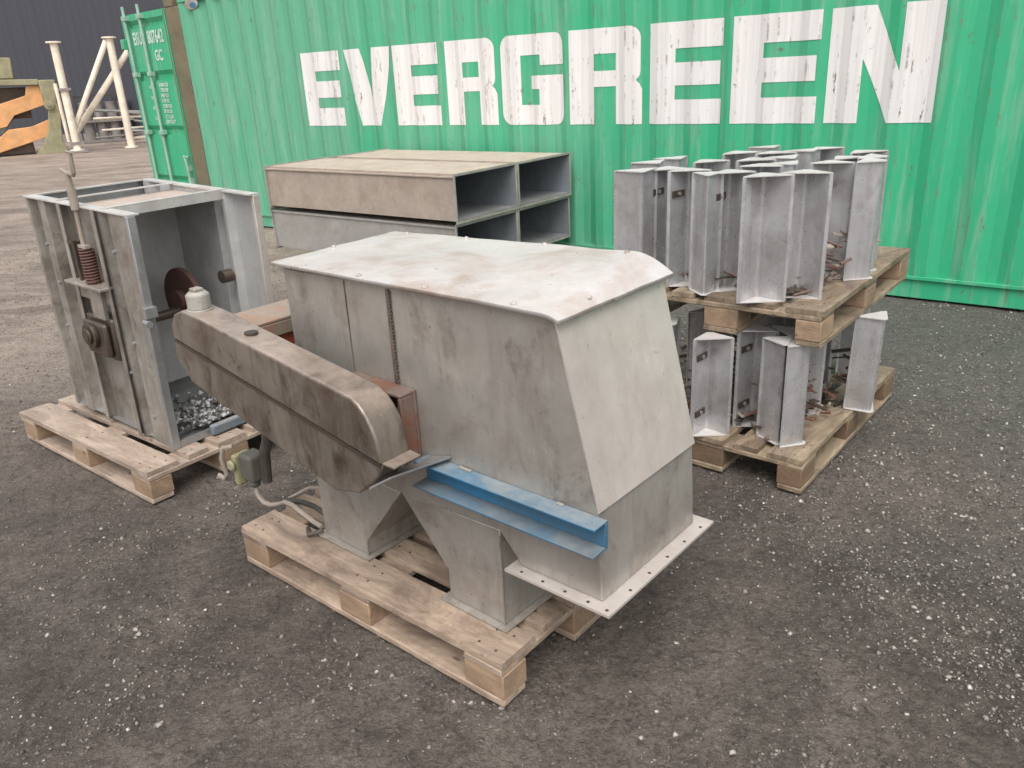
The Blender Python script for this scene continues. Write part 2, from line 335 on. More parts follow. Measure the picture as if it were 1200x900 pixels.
def ground_z(x, y):
    z = 0.010 * (mnoise.fractal(Vector((x*1.3, y*1.3, 0.3)), 1.0, 2.0, 3)) + 0.005*mnoise.noise(Vector((x*7, y*7, 2))) + 0.003*mnoise.noise(Vector((x*17, y*17, 5)))
    k = min(1, max(0, (-x + 0.35*y - 4.6) / 2.5))        # ruts in the dirt on the left
    if k > 0:
        z += k * 0.035 * (mnoise.noise(Vector((x*0.35, y*1.7, 5))) + 0.5*mnoise.noise(Vector((x*0.9, y*4.5, 9))))
    r = math.hypot(x, y-5)
    return (z - 0.013) * (1 if r < 40 else 0)
def axis(lo, hi, step, far):
    a = list(np.arange(lo, hi+1e-6, step)); g = step; x = hi; 
    out_ = []
    while x < far: g *= 1.35; x += g; out_.append(x)
    g = step; x = lo; pre = []
    while x > -far: g *= 1.35; x -= g; pre.append(x)
    return pre[::-1] + a + out_
xs = axis(-6.0, 3.6, 0.035, 3000); ys = axis(0.8, 9.0, 0.035, 3000)
gv = [(x, y, ground_z(x, y)) for y in ys for x in xs]
nx = len(xs); gf = [(j*nx+i, j*nx+i+1, (j+1)*nx+i+1, (j+1)*nx+i) for j in range(len(ys)-1) for i in range(nx-1)]
gm = bpy.data.meshes.new('ground'); gm.from_pydata(gv, [], gf); gm.materials.append(M['ground'])
gm.polygons.foreach_set('use_smooth', [True]*len(gm.polygons))
go = bpy.data.objects.new('ground', gm); C.objects.link(go); tag(go, kind='structure')

def mat_stone(name, stops):
    t = NT(name); oi = t.vec(world=True)
    at = t.n('ShaderNodeAttribute'); at.attribute_name = 'tint'
    col = t.ramp(at.outputs['Fac'], stops)
    col = t.mix(t.mul(t.noise(oi, 120, 3), 0.5), col, (0.14, 0.125, 0.11))
    return t.set(col, 0.7, 0.0)
M['stone'] = mat_stone('loose_stone_chips', [(0.0, (0.055, 0.05, 0.046)), (0.55, (0.17, 0.15, 0.13)), (0.82, (0.30, 0.27, 0.24)), (0.95, (0.44, 0.41, 0.37)), (1.0, (0.62, 0.59, 0.54))])
M['chips'] = mat_stone('light_and_dark_rubble', [(0.0, (0.03, 0.03, 0.03)), (0.5, (0.10, 0.10, 0.10)), (0.7, (0.45, 0.45, 0.44)), (1.0, (0.72, 0.72, 0.70))])

def scatter(name, pts, mat, zf, seed=3, parent=None):
    rg = np.random.RandomState(seed)
    base = np.array([(1,0,0),(-1,0,0),(0,1,0),(0,-1,0),(0,0,1),(0,0,-1)], float)
    fc = np.array([(0,2,4),(2,1,4),(1,3,4),(3,0,4),(2,0,5),(1,2,5),(3,1,5),(0,3,5)])
    n = len(pts); V = np.zeros((n, 6, 3)); F = np.zeros((n, 8, 3), int); T = np.zeros((n, 6))
    for i, (x, y, s) in enumerate(pts):
        b = base * (1 + rg.uniform(-0.35, 0.35, (6, 1))) + rg.uniform(-0.25, 0.25, (6, 3))
        sc = s * np.array([1.0, rg.uniform(0.65, 1.0), rg.uniform(0.5, 0.85)])
        b = b * sc; a = rg.uniform(0, 6.28); c_, s_ = math.cos(a), math.sin(a)
        V[i, :, 0] = x + b[:, 0]*c_ - b[:, 1]*s_; V[i, :, 1] = y + b[:, 0]*s_ + b[:, 1]*c_
        V[i, :, 2] = zf(x, y) + b[:, 2] + s*0.22; F[i] = fc + 6*i; T[i] = rg.rand()
    me = bpy.data.meshes.new(name); me.from_pydata(V.reshape(-1, 3).tolist(), [], F.reshape(-1, 3).tolist())
    at = me.attributes.new('tint', 'FLOAT', 'POINT'); at.data.foreach_set('value', T.reshape(-1))
    me.materials.append(mat); me.polygons.foreach_set('use_smooth', [True]*len(me.polygons))
    o = bpy.data.objects.new(name, me); C.objects.link(o)
    if parent: o.parent = parent
    return o
rg = np.random.RandomState(11); pts = []
while len(pts) < 120000:
    # sample evenly over the picture: nearer ground gets more of the small chips
    y = 0.9 + 8.5*rg.rand()**1.5; x = rg.uniform(-0.85, 0.95)*(y + 0.9)
    if x < -7: continue
    d = 0.30 + 0.9*(mnoise.noise(Vector((x*1.1, y*1.1, 4)))) + 0.6*mnoise.noise(Vector((x*4, y*4, 7)))
    if x + 0.28*y > 1.6: d += 0.9
    if x < -0.6: d -= 0.08
    if rg.rand() > max(0.04, d): continue
    s = 0.0015 + 0.0019*rg.exponential() if rg.rand() < 0.97 else rg.uniform(0.006, 0.011)
    pts.append((x, y, min(s, 0.012)))
gr = scatter('gravel', pts, M['stone'], ground_z, 5); tag(gr, 'loose pale and grey stone chippings scattered over the dirt yard', 'gravel', kind='stuff')

# ------------------------------------------------------------------ shipping container
KX, KY, KA = 2.8221, 5.2001, -0.6599
cont = empty('shipping_container', (KX, KY, 0), (0, 0, KA),
    'long green ribbed steel container with big worn white EVERGREEN lettering and one door swung open', 'shipping container')
CU0, CU1, CH, CW = -8.41, 3.78, 2.59, 2.44
PIT = 0.278; CD = 0.030; UP0 = CU0 + 0.27
def corr_pts(u0, u1):
    pts_ = []; u = UP0
    while u < u1:
        for du, dep in ((0, 0), (0.072, 0), (0.140, CD), (0.210, CD)):
            if u0 <= u+du <= u1: pts_.append((u+du, dep))
        u += PIT
    return pts_
def corr(u):
    t = (u - UP0) % PIT
    if t < 0.072: return 0.0
    if t < 0.140: return CD*(t-0.072)/0.068
    if t < 0.210: return CD
    return CD*(1-(t-0.210)/0.068)
prof = [(UP0, 0)] + [p for p in corr_pts(UP0+0.001, CU1-0.16)] + [(CU1-0.16, corr(CU1-0.16))]
MB().box(UP0, CU1-0.16, -0.004, 0.05, 0.131, 0.156).build('side_sill', M['cgreen'], cont, bevel=0.003)
MB().sheet(prof, 0.157, CH-0.09, 0.004).build('side_panel', M['cgreen'], cont, smooth=0)
MB().sheet([(u, CW - d) for u, d in prof], 0.135, CH-0.09, 0.004).build('side_panel', M['cgreen'], cont, smooth=0)
MB().box(UP0, CU1-0.16, 0.020, 0.10, 0.0, 0.130).build('bottom_rail', M['cgreen'], cont, bevel=0.004)
MB().box(UP0, CU1-0.16, CW-0.10, CW-0.022, 0.0, 0.130).build('bottom_rail', M['cgreen'], cont, bevel=0.004)
MB().box(UP0, CU1-0.16, -0.008, 0.06, CH-0.088, CH).build('top_rail', M['cgreen'], cont, bevel=0.004)
MB().box(UP0, CU1-0.16, CW-0.06, CW+0.008, CH-0.088, CH).build('top_rail', M['cgreen'], cont, bevel=0.004)
for u0, u1, mt in ((CU0, UP0-0.003, M['cpost']), (CU1-0.157, CU1, M['cgreen'])):
    for v0 in (-0.010, CW-0.15):
        MB().box(u0, u1, v0, v0+0.16, 0.118, CH-0.118).build('corner_post', mt, cont, bevel=0.006)
        for z0 in (0, CH-0.115):
            MB().box(u0-0.003, u0+0.175, v0-0.003, v0+0.163, z0, z0+0.115).build('corner_casting', mt, cont, bevel=0.008)
MB().box(UP0, CU1-0.16, 0.065, CW-0.065, CH-0.03, CH-0.01).build('roof', M['cgreen'], cont)
MB().box(UP0, CU1-0.16, 0.105, CW-0.105, 0.05, 0.13).build('floor', M['wood_c'], cont)
MB().box(CU1-0.10, CU1-0.06, 0.16, CW-0.16, 0.12, CH-0.12).build('end_wall', M['cgreen'], cont)
MB().box(CU0+0.02, CU0+0.12, 0.155, CW-0.155, CH-0.112, CH-0.004).build('door_header', M['cgreen'], cont, bevel=0.004)
# painted letters follow the ribs
def clip(poly, a, b):
    def half(pl, x, keep_gt):
        o = []
        for i in range(len(pl)):
            p, q = pl[i], pl[(i+1) % len(pl)]
            ip = (p[0] >= x) if keep_gt else (p[0] <= x); iq = (q[0] >= x) if keep_gt else (q[0] <= x)
            if ip: o.append(p)
            if ip != iq:
                t = (x-p[0])/(q[0]-p[0]); o.append((x, p[1]+t*(q[1]-p[1])))
        return o
    r = half(poly, a, True)
    return half(r, b, False) if r else r
def letter(polys, u0, u1, z0=1.148, z1=1.862):
    b = MB(); U = [p[0] for p in prof]
    for pl in polys:
        w = [(u0 + x*(u1-u0), z0 + y*(z1-z0)) for x, y in pl]
        lo = min(p[0] for p in w); hi = max(p[0] for p in w)
        for i in range(len(U)-1):
            if U[i+1] <= lo or U[i] >= hi or U[i+1]-U[i] < 1e-4: continue
            c = clip(w, U[i], U[i+1])
            if len(c) < 3: continue
            d0 = prof[i][1]; d1 = prof[i+1][1]
            vs = [(x, d0 + (d1-d0)*(x-U[i])/(U[i+1]-U[i]) - 0.0035, z) for x, z in c]
            b.add(vs, [tuple(range(len(vs)))])
    return b.build('painted_letter', M['cletter'], cont, smooth=0)
def rr(x0, x1, y0, y1): return [(x0, y0), (x1, y0), (x1, y1), (x0, y1)]
def arc(cx, cy, rx, ry, a0, a1, n=5): return [(cx+rx*math.cos(R(a0+(a1-a0)*i/n)), cy+ry*math.sin(R(a0+(a1-a0)*i/n))) for i in range(n+1)]
E_ = [rr(0, .36, 0, 1), rr(.36, 1, .745, 1), rr(.36, .97, .385, .61), rr(.36, 1, 0, .245)]
V_ = [[(0, 1), (.36, 1), (.545, .36), (.39, 0), (.30, 0)], [(.64, 1), (1, 1), (.70, 0), (.39, 0), (.545, .36)]]
R_ = [rr(0, .36, 0, 1), rr(.36, .64, .74, 1), [(.64, .60), (.98, .60), (.98, .88)] + arc(.84, .88, .14, .12, 0, 90) + [(.64, 1)],
      [(.64, .60), (.36, .60), (.36, .605), (.64, .605)], rr(.36, .64, .40, .57), [(.60, .57), (.60, .42), (.93, .455), (.97, .50), (.98, .57)], [(.60, .42), (.64, .36), (.64, 0), (1, 0), (1, .36), (.97, .42), (.93, .455)], rr(.64, .98, .57, .60)]
R_ = [rr(0, .36, 0, 1), rr(.36, .64, .74, 1), [(.64, .55), (.98, .55), (.98, .88)] + arc(.84, .88, .14, .12, 0, 90) + [(.64, 1)],
      rr(.36, .64, .40, .565), [(.64, .55), (.64, .455), (.93, .455), (.97, .50), (.98, .55)], [(.64, .455), (.64, 0), (1, 0), (1, .36), (.97, .42), (.93, .455)]]
G_ = [[(.14, 0), (.34, 0), (.34, 1), (.14, 1)] + arc(.14, .86, .14, .14, 90, 180) + arc(.14, .14, .14, .14, 180, 270),
      rr(.34, .84, .775, 1), [(.66, .66), (1, .66), (1, .775), (.66, .775)], [(.84, .775), (1, .775)] + arc(.86, .86, .14, .14, 0, 90) + [(.84, 1)], 
      rr(.34, .86, 0, .225), [(.86, 0)] + arc(.86, .12, .14, .12, -90, 0) + [(1, .225), (.86, .225)], rr(.64, 1, .225, .40), rr(.49, 1, .40, .55)]
N_ = [rr(0, .33, 0, 1), rr(.67, 1, 0, 1), [(.33, 1), (.33, .56), (.60, 0), (.67, 0), (.67, .44), (.405, 1)]]
for pl, u0, u1 in ((E_, -6.115, -5.545), (V_, -5.49, -4.825), (E_, -4.79, -4.225), (R_, -4.145, -3.575), (G_, -3.53, -2.880), (R_, -2.815, -2.165), (E_, -2.10, -1.518), (E_, -1.436, -.828), (N_, -.775, -.098)):
    letter(pl, u0, u1)
st = MB(); st.prism([(-7.86+0.13*math.cos(t*math.pi/12), 2.47+0.055*math.sin(t*math.pi/12)) for t in range(24)], -0.0105, -0.0085, 0)
st.prism([(-7.83+0.06*math.cos(t*math.pi/8), 2.455+0.028*math.sin(t*math.pi/8)) for t in range(16)], -0.013, -0.0107, 1)
st.build('oval_sticker', [M['whitepl'], M['blue']], cont)
# ---- open door, hinged at the near left corner post
DA = 2.40 - KA
door = MB()
DW, DZ0, DZ1 = 1.13, 0.13, 2.47
# door local frame: x outwards from the hinge, outer face looks to -y before rotating
bands = [(0.13, 0), (0.42, 0), (0.42, 1), (0.49, 1), (0.54, 0), (1.04, 0), (1.04, 1), (1.11, 1), (1.16, 0), (1.69, 0), (1.69, 1), (1.76, 1), (1.81, 0), (2.30, 0), (2.30, 1), (2.35, 1), (2.40, 0), (2.47, 0)]
vs = []; fs = []
zz = []
for z, d in bands: zz.append((z, 0.0 if d == 0 else 0.035))
nb = len(zz)
for x in (0.05, DW-0.06):
    vs += [(x, d, z) for z, d in zz]
for i in range(nb-1): fs.append((i, i+1, nb+i+1, nb+i))
door.add(vs, fs)
# the door swings: mirror so its outside faces the yard (camera side)
dr = door.build('open_door', M['cgreen'], cont, smooth=0)
dr.modifiers.new('thick', 'SOLIDIFY').thickness = 0.006
dr.location = (CU0-0.02, -0.005, 0); dr.rotation_euler = (0, 0, 0)
dth = 2.40 - KA
# local x must point along direction DA while local +y points away from the camera: mirror x
dr.rotation_euler = (0, 0, dth - math.pi)
for vtx in dr.data.vertices: vtx.co.x = -vtx.co.x
MBd = MB(); MBd.box(-0.05, 0.0, -0.01, 0.05, DZ0, DZ1).box(-DW, -DW+0.06, -0.01, 0.05, DZ0, DZ1); MBd.box(-DW+0.06, -0.05, -0.008, 0.045, DZ0-0.04, DZ0)
MBd.build('door_frame', M['cgreen'], dr, bevel=0.004)
MB().box(-0.03, -0.012, -0.014, 0.0, DZ0, DZ1).build('door_gasket', M['cpost'], dr)
for x in (-0.96, -0.56):
    MB().cyl((x, -0.045, 0.02), (x, -0.045, 2.56), 0.019, 12).build('locking_rod', M['rod'], dr)
    for z in (0.2, 1.05, 1.75, 2.40):
        b = MB(); b.box(x-0.045, x+0.045, -0.07, -0.001, z, z+0.05); b.build('rod_guide', M['rod'], dr, bevel=0.003)
MB().box(-DW-0.05, -DW+0.03, -0.06, 0.02, 2.08, 2.2).build('hinge_lug', M['cgreen'], dr, bevel=0.01)
def text_part(txt, x, z, size, parent, mat, name='stencilled_text', wx=1.0, bold=0.0):
    cu = bpy.data.curves.new('t', 'FONT'); cu.body = txt; cu.size = size; cu.extrude = 0.0004; cu.offset = bold
    to = bpy.data.objects.new('t', cu); C.objects.link(to)
    me = bpy.data.meshes.new_from_object(to); bpy.data.objects.remove(to)
    me.name = name; me.materials.append(mat)
    o = bpy.data.objects.new(name, me); C.objects.link(o); o.parent = parent
    o.location = (x, -0.0095, z); o.rotation_euler = (R(90), 0, 0); o.scale = (wx, 1, 1); return o
text_part('EISU', -0.91, 2.12, 0.20, dr, M['text'], wx=0.60, bold=0.006)
text_part('807642', -0.53, 2.12, 0.20, dr, M['text'], wx=0.68, bold=0.006)
text_part('GC', -0.42, 1.92, 0.17, dr, M['text'], wx=0.8, bold=0.006)
for i, (a, b_) in enumerate((('MAX GR', '30480 KGS\n67200 LBS'), ('TARE', '3900 KGS\n8600 LBS'), ('NET', '26580 KGS\n58600 LBS'), ('CU.CAP', '67.7 CU.M\n2390 CU.FT'))):
    text_part(a, -0.74, 1.60-0.125*i, 0.055, dr, M['text'], wx=0.6, bold=0.002)
    text_part(b_, -0.47, 1.62-0.125*i, 0.06, dr, M['text'], wx=0.85, bold=0.002)
hb = MB()
hb.tube([(-0.035, -0.03, 0.78), (-0.10, -0.05, 0.80), (-0.05, -0.06, 0.74), (-0.045, -0.055, 0.55), (-0.05, -0.05, 0.35)], 0.016, 8)
hb.box(-0.08, -0.02, -0.06, -0.011, 0.45, 0.53).box(-0.07, -0.02, -0.06, -0.011, 0.62, 0.68)
hb.build('door_latch', M['rod'], dr)

# ------------------------------------------------------------------ pallets
def make_pallet(name, wood, block, x, y, a, z, label, vsign, seed, group='wooden pallets in the yard'):
    r = random.Random(seed)
    p = empty(name, (x, y, z), (0, 0, a), label, 'pallet', group)
    S = vsign
    def bx(nm, u0, u1, v0, v1, z0, z1, mt, bev=0.0035):
        b = MB(); j = lambda s=0.004: r.uniform(-s, s)
        cx, cy = (u0+u1)/2, (v0+v1)/2; jz = j(0.0015)
        hx, hy = (u1-u0)/2 - r.uniform(0, 0.003), (v1-v0)/2 - r.uniform(0, 0.002)
        if nm == 'block': b.box(-hx, hx, -hy, hy, -(z1-z0)/2, (z1-z0)/2)
        else:                                       # sawn board: edges wander, some corners are knocked off
            N_ = 40 if hx > .3 else 8; vs_ = []; sd_ = r.uniform(0, 90); h_ = (z1-z0)/2; al = hx >= hy
            A_, B_ = (hx, hy) if al else (hy, hx); N_ = 40 if A_ > .3 else 10
            for i in range(N_+1):
                t_ = -A_ + 2*A_*i/N_; ea = .0016*mnoise.noise(Vector((t_*14, sd_, 0))) + .0008*mnoise.noise(Vector((t_*50, sd_, 3)))
                eb = .0016*mnoise.noise(Vector((t_*14, sd_, 7))) + .0008*mnoise.noise(Vector((t_*50, sd_, 9)))
                ca_ = max(0, mnoise.noise(Vector((t_*9, sd_, 13)))-.42)*.028; cb_ = max(0, mnoise.noise(Vector((t_*9, sd_, 17)))-.42)*.028
                if i in (0, N_): ca_ += r.choice((0, 0, .006)); cb_ += r.choice((0, 0, .006))
                for (q_, z_) in ((-B_-ea, -h_), (B_+eb, -h_), (B_+eb-cb_, h_), (-B_-ea+ca_, h_)):
                    vs_.append((t_, q_, z_) if al else (-q_, t_, z_))
            fs_ = [(4*i+k_, 4*i+4+k_, 4*i+4+(k_+1) % 4, 4*i+(k_+1) % 4) for i in range(N_) for k_ in range(4)] + [(3, 2, 1, 0), (4*N_, 4*N_+1, 4*N_+2, 4*N_+3)]
            b.add(vs_, fs_)
        # extra cuts along the board so the edge can be ragged
        if nm == 'deck_board':
            for nu in (.05, .105, .575, .625, 1.10, 1.15):
                for nv in ((-.3, .3) if hy > .06 else (0,)):
                    xx = nu - cx + r.uniform(-.012, .012); yy = nv*2*hy*.75 + r.uniform(-.008, .008)
                    b.cyl((xx, yy, (z1-z0)/2+.0002), (xx, yy, (z1-z0)/2+.0012), .0042, 8, mi=1)
        o = b.build(nm, [mt, M['darksteel']], p, bevel=bev)
        o.location = (cx + j(0.003), (cy + j(0.002))*S, (z0+z1)/2); o.rotation_euler = (0, 0, j(0.006)); return o
    for v0, w in ((0, .145), (.186, .10), (.3275, .145), (.514, .10), (.655, .145)):
        bx('deck_board', 0, 1.2, v0, v0+w, .122, .1435, wood)
    for u0 in (0, .5275, 1.055): bx('stringer_board', u0, u0+.145, 0.001, .799, .1005, .1215, wood)
    for u0 in (0, .5275, 1.055):
        for v0, w in ((0.002, .10), (.3275, .145), (.698, .10)): bx('block', u0+0.001, u0+.144, v0, v0+w, .0225, .1, block)
    for v0, w in ((0, .10), (.3275, .145), (.70, .10)): bx('bottom_board', 0, 1.2, v0, v0+w, 0.0, .022, wood)
    return p
PA = (-0.0677, 1.6654, 2.4383); PB = (-1.4964, 2.8946, 2.4645); PC = (1.0942, 2.6990, 0.8615); PD = (1.1480, 2.7770, 0.8750); ZD = 0.5689
make_pallet('wooden_pallet', M['wood_a'], M['block_a'], PA[0], PA[1], PA[2], 0, 'worn pale wooden pallet on the ground carrying the grey hopper machine', -1, 1)
make_pallet('wooden_pallet', M['wood_b'], M['block_a'], PB[0], PB[1], PB[2], 0, 'bleached wooden pallet under the open ribbed steel frame casing', -1, 2)
make_pallet('wooden_pallet', M['wood_c'], M['block_c'], PC[0], PC[1], PC[2], 0, 'damp wooden pallet on the ground, bottom one of the two stacked pallets of steel buckets', 1, 3)
make_pallet('wooden_pallet', M['wood_c'], M['block_a'], PD[0], PD[1], PD[2], ZD, 'raised wooden pallet resting on the lower steel buckets, top one of the two stacked', 1, 4)

# ------------------------------------------------------------------ hopper machine (chute and chain guard)
HZ = 0.1455; HA = -0.7235
hop = empty('chute_machine', (-0.055, 1.819, HZ), (0, 0, HA), 'grey steel hopper machine with slanted end, chute legs, blue beam and long chain guard', 'machine')
D = 0.45
b = MB(HZ)
b.prism([(-.817, .445), (-.39, .445), (-.19, .452), (0, .460), (.075, .376), (.330, .376), (.318, .622), (.207, 1.083), (-.817, 1.070)], 0, D)
body = b.build('casing', M['hopper'], hop, bevel=0.004)
# slanted end plate sits proud of the casing
b = MB(HZ)
b.add([(.2085,-.003,1.080),(.2085,D+.003,1.080),(.3205,D+.003,.620),(.3205,-.003,.620),(.2115,-.003,1.081),(.2115,D+.003,1.081),(.3235,D+.003,.621),(.3235,-.003,.621)],
      [(0,1,2,3),(4,7,6,5),(0,4,5,1),(2,6,7,3),(0,3,7,4),(1,5,6,2)])
b.build('slanted_end_plate', M['hopper_end'], hop)
b = MB(HZ)
b.box(-.352, -.340, -.0045, -.0005, .62, 1.068); b.box(-.53, -.527, -.0025, -.0005, .60, 1.068)
b.build('seam_strip', M['guard'], hop)
b = MB(HZ)
for i in range(46): z_ = .625 + i*.0096; b.cyl((-.3385+.001*math.sin(i*2.1), -.0058, z_), (-.3365, -.0003, z_+.006), .0032, 6)
b.build('weld_bead', M['darksteel'], hop)
for poly in ([(-.815, .443), (-.815, .150), (-.585, .150), (-.585, .205), (-.392, .443)], [(-.388, .443), (-.215, .245), (-.215, .150), (0, .150), (0, .457), (-.19, .450)]):
    b = MB(HZ); b.prism(poly, 0.004, D-0.004)
    u0 = min(p[0] for p in poly if p[1] < .3); u1 = max(p[0] for p in poly if p[1] < .3)
    lg = b.build('chute_leg', M['hopper'], hop, bevel=0.003)
    b = MB(HZ); b.box(u0-.022, u1+.022, -.020, D+.02, .1462, .1495); b.build('foot_flange', M['frame'], lg)
    b = MB(HZ); b.box(u1-.003, u1+.002, .0005, .0035, .15, .44 if u1 > -.1 else .20); b.build('seam_strip', M['frame'], lg)
b = MB(HZ); b.box(.045, .372, -.036, D+.040, .368, .3755)
for uu in (.09, .16, .23, .30, .355): b.cyl((uu, -.02, .3745), (uu, -.02, .3762), .0045, 10, mi=1)
for vv in (.08, .17, .26, .35, .44): b.cyl((.357, vv, .3745), (.357, vv, .3762), .0045, 10, mi=1)
b.build('base_flange', [M['hopper_end'], M['darksteel']], hop)
# lid: crowned sheet with turned down edges
b = MB(HZ); NU, NV = 72, 24; L0, L1, V0, V1 = -.845, .232, -.018, D+.025
def lid_z(s, t):
    z = 1.089 + 0.007*math.sin(math.pi*min(1, max(0, s)))*math.sin(math.pi*t) + 0.030*t*s + 0.006*t
    fold = max(0, (s - (0.955 - 0.065*t))/(0.045 + 0.065*t)); z -= fold**1.7*(0.012 + 0.036*t)
    return z + 0.0022*mnoise.noise(Vector((s*7, t*5, 1)))
vs = [(L0+(L1-L0)*i/NU, V0+(V1-V0)*j/NV, lid_z(i/NU, j/NV)) for j in range(NV+1) for i in range(NU+1)]
fs = [(j*(NU+1)+i, j*(NU+1)+i+1, (j+1)*(NU+1)+i+1, (j+1)*(NU+1)+i) for j in range(NV) for i in range(NU)]
nt = len(vs)
rim = [i for i in range(NU+1)] + [(j)*(NU+1)+NU for j in range(1, NV+1)] + [NV*(NU+1)+i for i in range(NU-1, -1, -1)] + [j*(NU+1) for j in range(NV-1, 0, -1)]
vs += [(vs[k][0], vs[k][1], vs[k][2]-0.010) for k in rim]
for q_ in range(len(rim)): fs.append((rim[q_], rim[(q_+1) % len(rim)], nt+(q_+1) % len(rim), nt+q_))
b.add(vs, fs); lid = b.build('lid', M['lid'], hop, smooth=30)
lid.modifiers.new('thick', 'SOLIDIFY').thickness = 0.003
def lidpt(s, t): return (L0+(L1-L0)*s, V0+(V1-V0)*t, lid_z(s, t))
for s, t in ((.13, .035), (.36, .035), (.60, .035), (.87, .035), (.33, .965), (.62, .965), (.88, .96), (.08, .96), (.015, .45), (.978, .30)):
    p = lidpt(s, t); b = MB(HZ); b.cyl((p[0], p[1], p[2]+.0005), (p[0], p[1], p[2]+.0045), .0078, 6); b.cyl((p[0], p[1], p[2]+.0045), (p[0], p[1], p[2]+.007), .0034, 8)
    b.build('bolt', M['lid'], lid)
# blue beam
b = MB(HZ); b.box(-.250, .347, -.056, -.0008, .606, .6115); b.box(-.250, .347, -.0120, -.0012, .5425, .6055); b.build('beam', M['blue'], hop, bevel=0.0015)
b = MB(HZ); b.box(-.255, .347, -.064, -.0008, .5365, .5420); b.build('lower_flange', M['bluegrey'], hop, bevel=0.0012)
b = MB(HZ)
for uu, w_ in ((-.10, .022), (.215, .010)): b.box(uu-w_, uu+w_, -.014, -.004, .612, .6155)
b.build('weld_tab', M['whitepl'], hop, bevel=0.001)
# chain guard
GF, GB = -.200, -.098
def garc(): return [(-.300, .838), (-.272, .824), (-.248, .800), (-.229, .770), (-.216, .738), (-.209, .700), (-.207, .672)]
b = MB(HZ); b.prism([(-1.19, .840), (-1.185, .885), (-1.155, .925), (-1.10, .945), (-1.02, .938), (-.37, .848)] + garc(), GF, GB)
gu = b.build('guard_upper_half', M['guard'], hop, bevel=0.007, seg=3)
b = MB(HZ); b.prism([(-1.19, .835), (-.209, .667), (-.212, .650), (-.247, .612), (-.315, .556), (-.424, .531), (-1.13, .700), (-1.205, .775)], GF+.003, GB-.003)
b.build('guard_lower_half', M['guard'], hop, bevel=0.005)
b = MB(HZ); b.prism([(-1.18, .8385), (-.21, .6725), (-.21, .6645), (-1.18, .8305)], GF-.0012, GF+.0045); b.build('guard_seam', M['darksteel'], hop)
b = MB(HZ); b.add([(-.208,GF+.005,.672),(-.168,GF+.01,.668),(-.168,GB,.668),(-.208,GB,.672),(-.208,GF+.005,.676),(-.168,GF+.01,.672),(-.168,GB,.672),(-.208,GB,.676)], [(0,1,2,3),(4,7,6,5),(0,4,5,1),(1,5,6,2),(2,6,7,3),(3,7,4,0)])
b.build('guard_lip', M['guard'], hop)
b = MB(HZ); b.add([(-.262,GF-.004,.588),(-.200,GF+.02,.628),(-.155,-.004,.628),(-.262,-.004,.600),(-.262,GF-.004,.594),(-.200,GF+.02,.634),(-.155,-.004,.634),(-.262,-.004,.606)], [(0,1,2,3),(4,7,6,5),(0,4,5,1),(1,5,6,2),(2,6,7,3),(3,7,4,0)])
b.build('drip_plate', M['galv'], hop)
b = MB(HZ); b.cyl((-1.075, -.150, .936), (-1.075, -.150, .9455), .040, 20, mi=0); b.cyl((-1.075, -.150, .9457), (-1.075, -.150, .990), .036, 28); b.cyl((-1.075, -.150, .9902), (-1.075, -.150, 1.000), .036, 28, r2=.024)
b.box(-1.092, -1.058, -.165, -.135, 1.0003, 1.010)
b.build('oil_cup', M['whitepl'], hop, bevel=0.002)
b = MB(HZ); b.cyl((-.80, -.150, .9075), (-.80, -.150, .914), .020, 16); b.build('plug', M['darksteel'], hop)
# rusty bearing plate behind the guard end
b = MB(HZ); b.box(-.53, -.272, -.012, -.0006, .585, .800); b.box(-.53, -.272, -.060, -.0125, .790, .800); b.box(-.284, -.272, -.060, -.0125, .585, .7895)
bp = b.build('bearing_plate', M['rust'], hop, bevel=0.003)
b = MB(HZ); b.cyl((-.39, -.0125, .70), (-.39, -.097, .70), .055, 20); b.cyl((-.39, -.0962, .70), (-.39, -.0975, .70), .02, 12); b.build('bearing_housing', M['darksteel'], bp)
b = MB(HZ); b.cyl((-.302, -.013, .745), (-.302, -.040, .745), .012, 6); b.build('bolt', M['galv'], bp)
# motor mount behind the left end of the guard
b = MB(HZ); b.box(-1.12, -.935, -.096, .30, .875, .886); b.box(-1.12, -1.108, -.096, .30, .80, .8748); b.box(-.947, -.935, -.096, .30, .83, .8748)
b.build('motor_mount', M['mount'], hop, bevel=0.003)
b = MB(HZ); b.box(-1.10, -.955, -.07, .26, .62, .8745); b.cyl((-1.03, -.09, .70), (-1.03, .25, .70), .085, 24)
b.build('motor', M['orange'], hop, bevel=0.01)
b = MB(HZ); b.box(-.934, -.818, .03, .20, .70, .79); b.build('mount_bracket', M['rust'], hop, bevel=0.004)
b = MB(HZ); b.box(-.905, -.865, -.012, .012, .74, .80); b.build('white_cap', M['whitepl'], hop)
b = MB(HZ); b.box(-1.0, -.84, .27, .30, .93, .985); b.tube([(-.93+.035*math.cos(t), .25, .93+.035*math.sin(t)) for t in np.linspace(0, 6.28, 17)], .007, 6)
b.build('lifting_ring', M['rust'], hop)
b = MB(HZ); b.box(-.855, -.8185, .02, D-.02, .95, .955); b.box(-.93, -.8185, .20, D+.02, 1.02, 1.026); b.box(-.90, -.8185, .24, D-.02, .86, 1.0195); b.build('end_ledge', M['hopper_end'], hop)
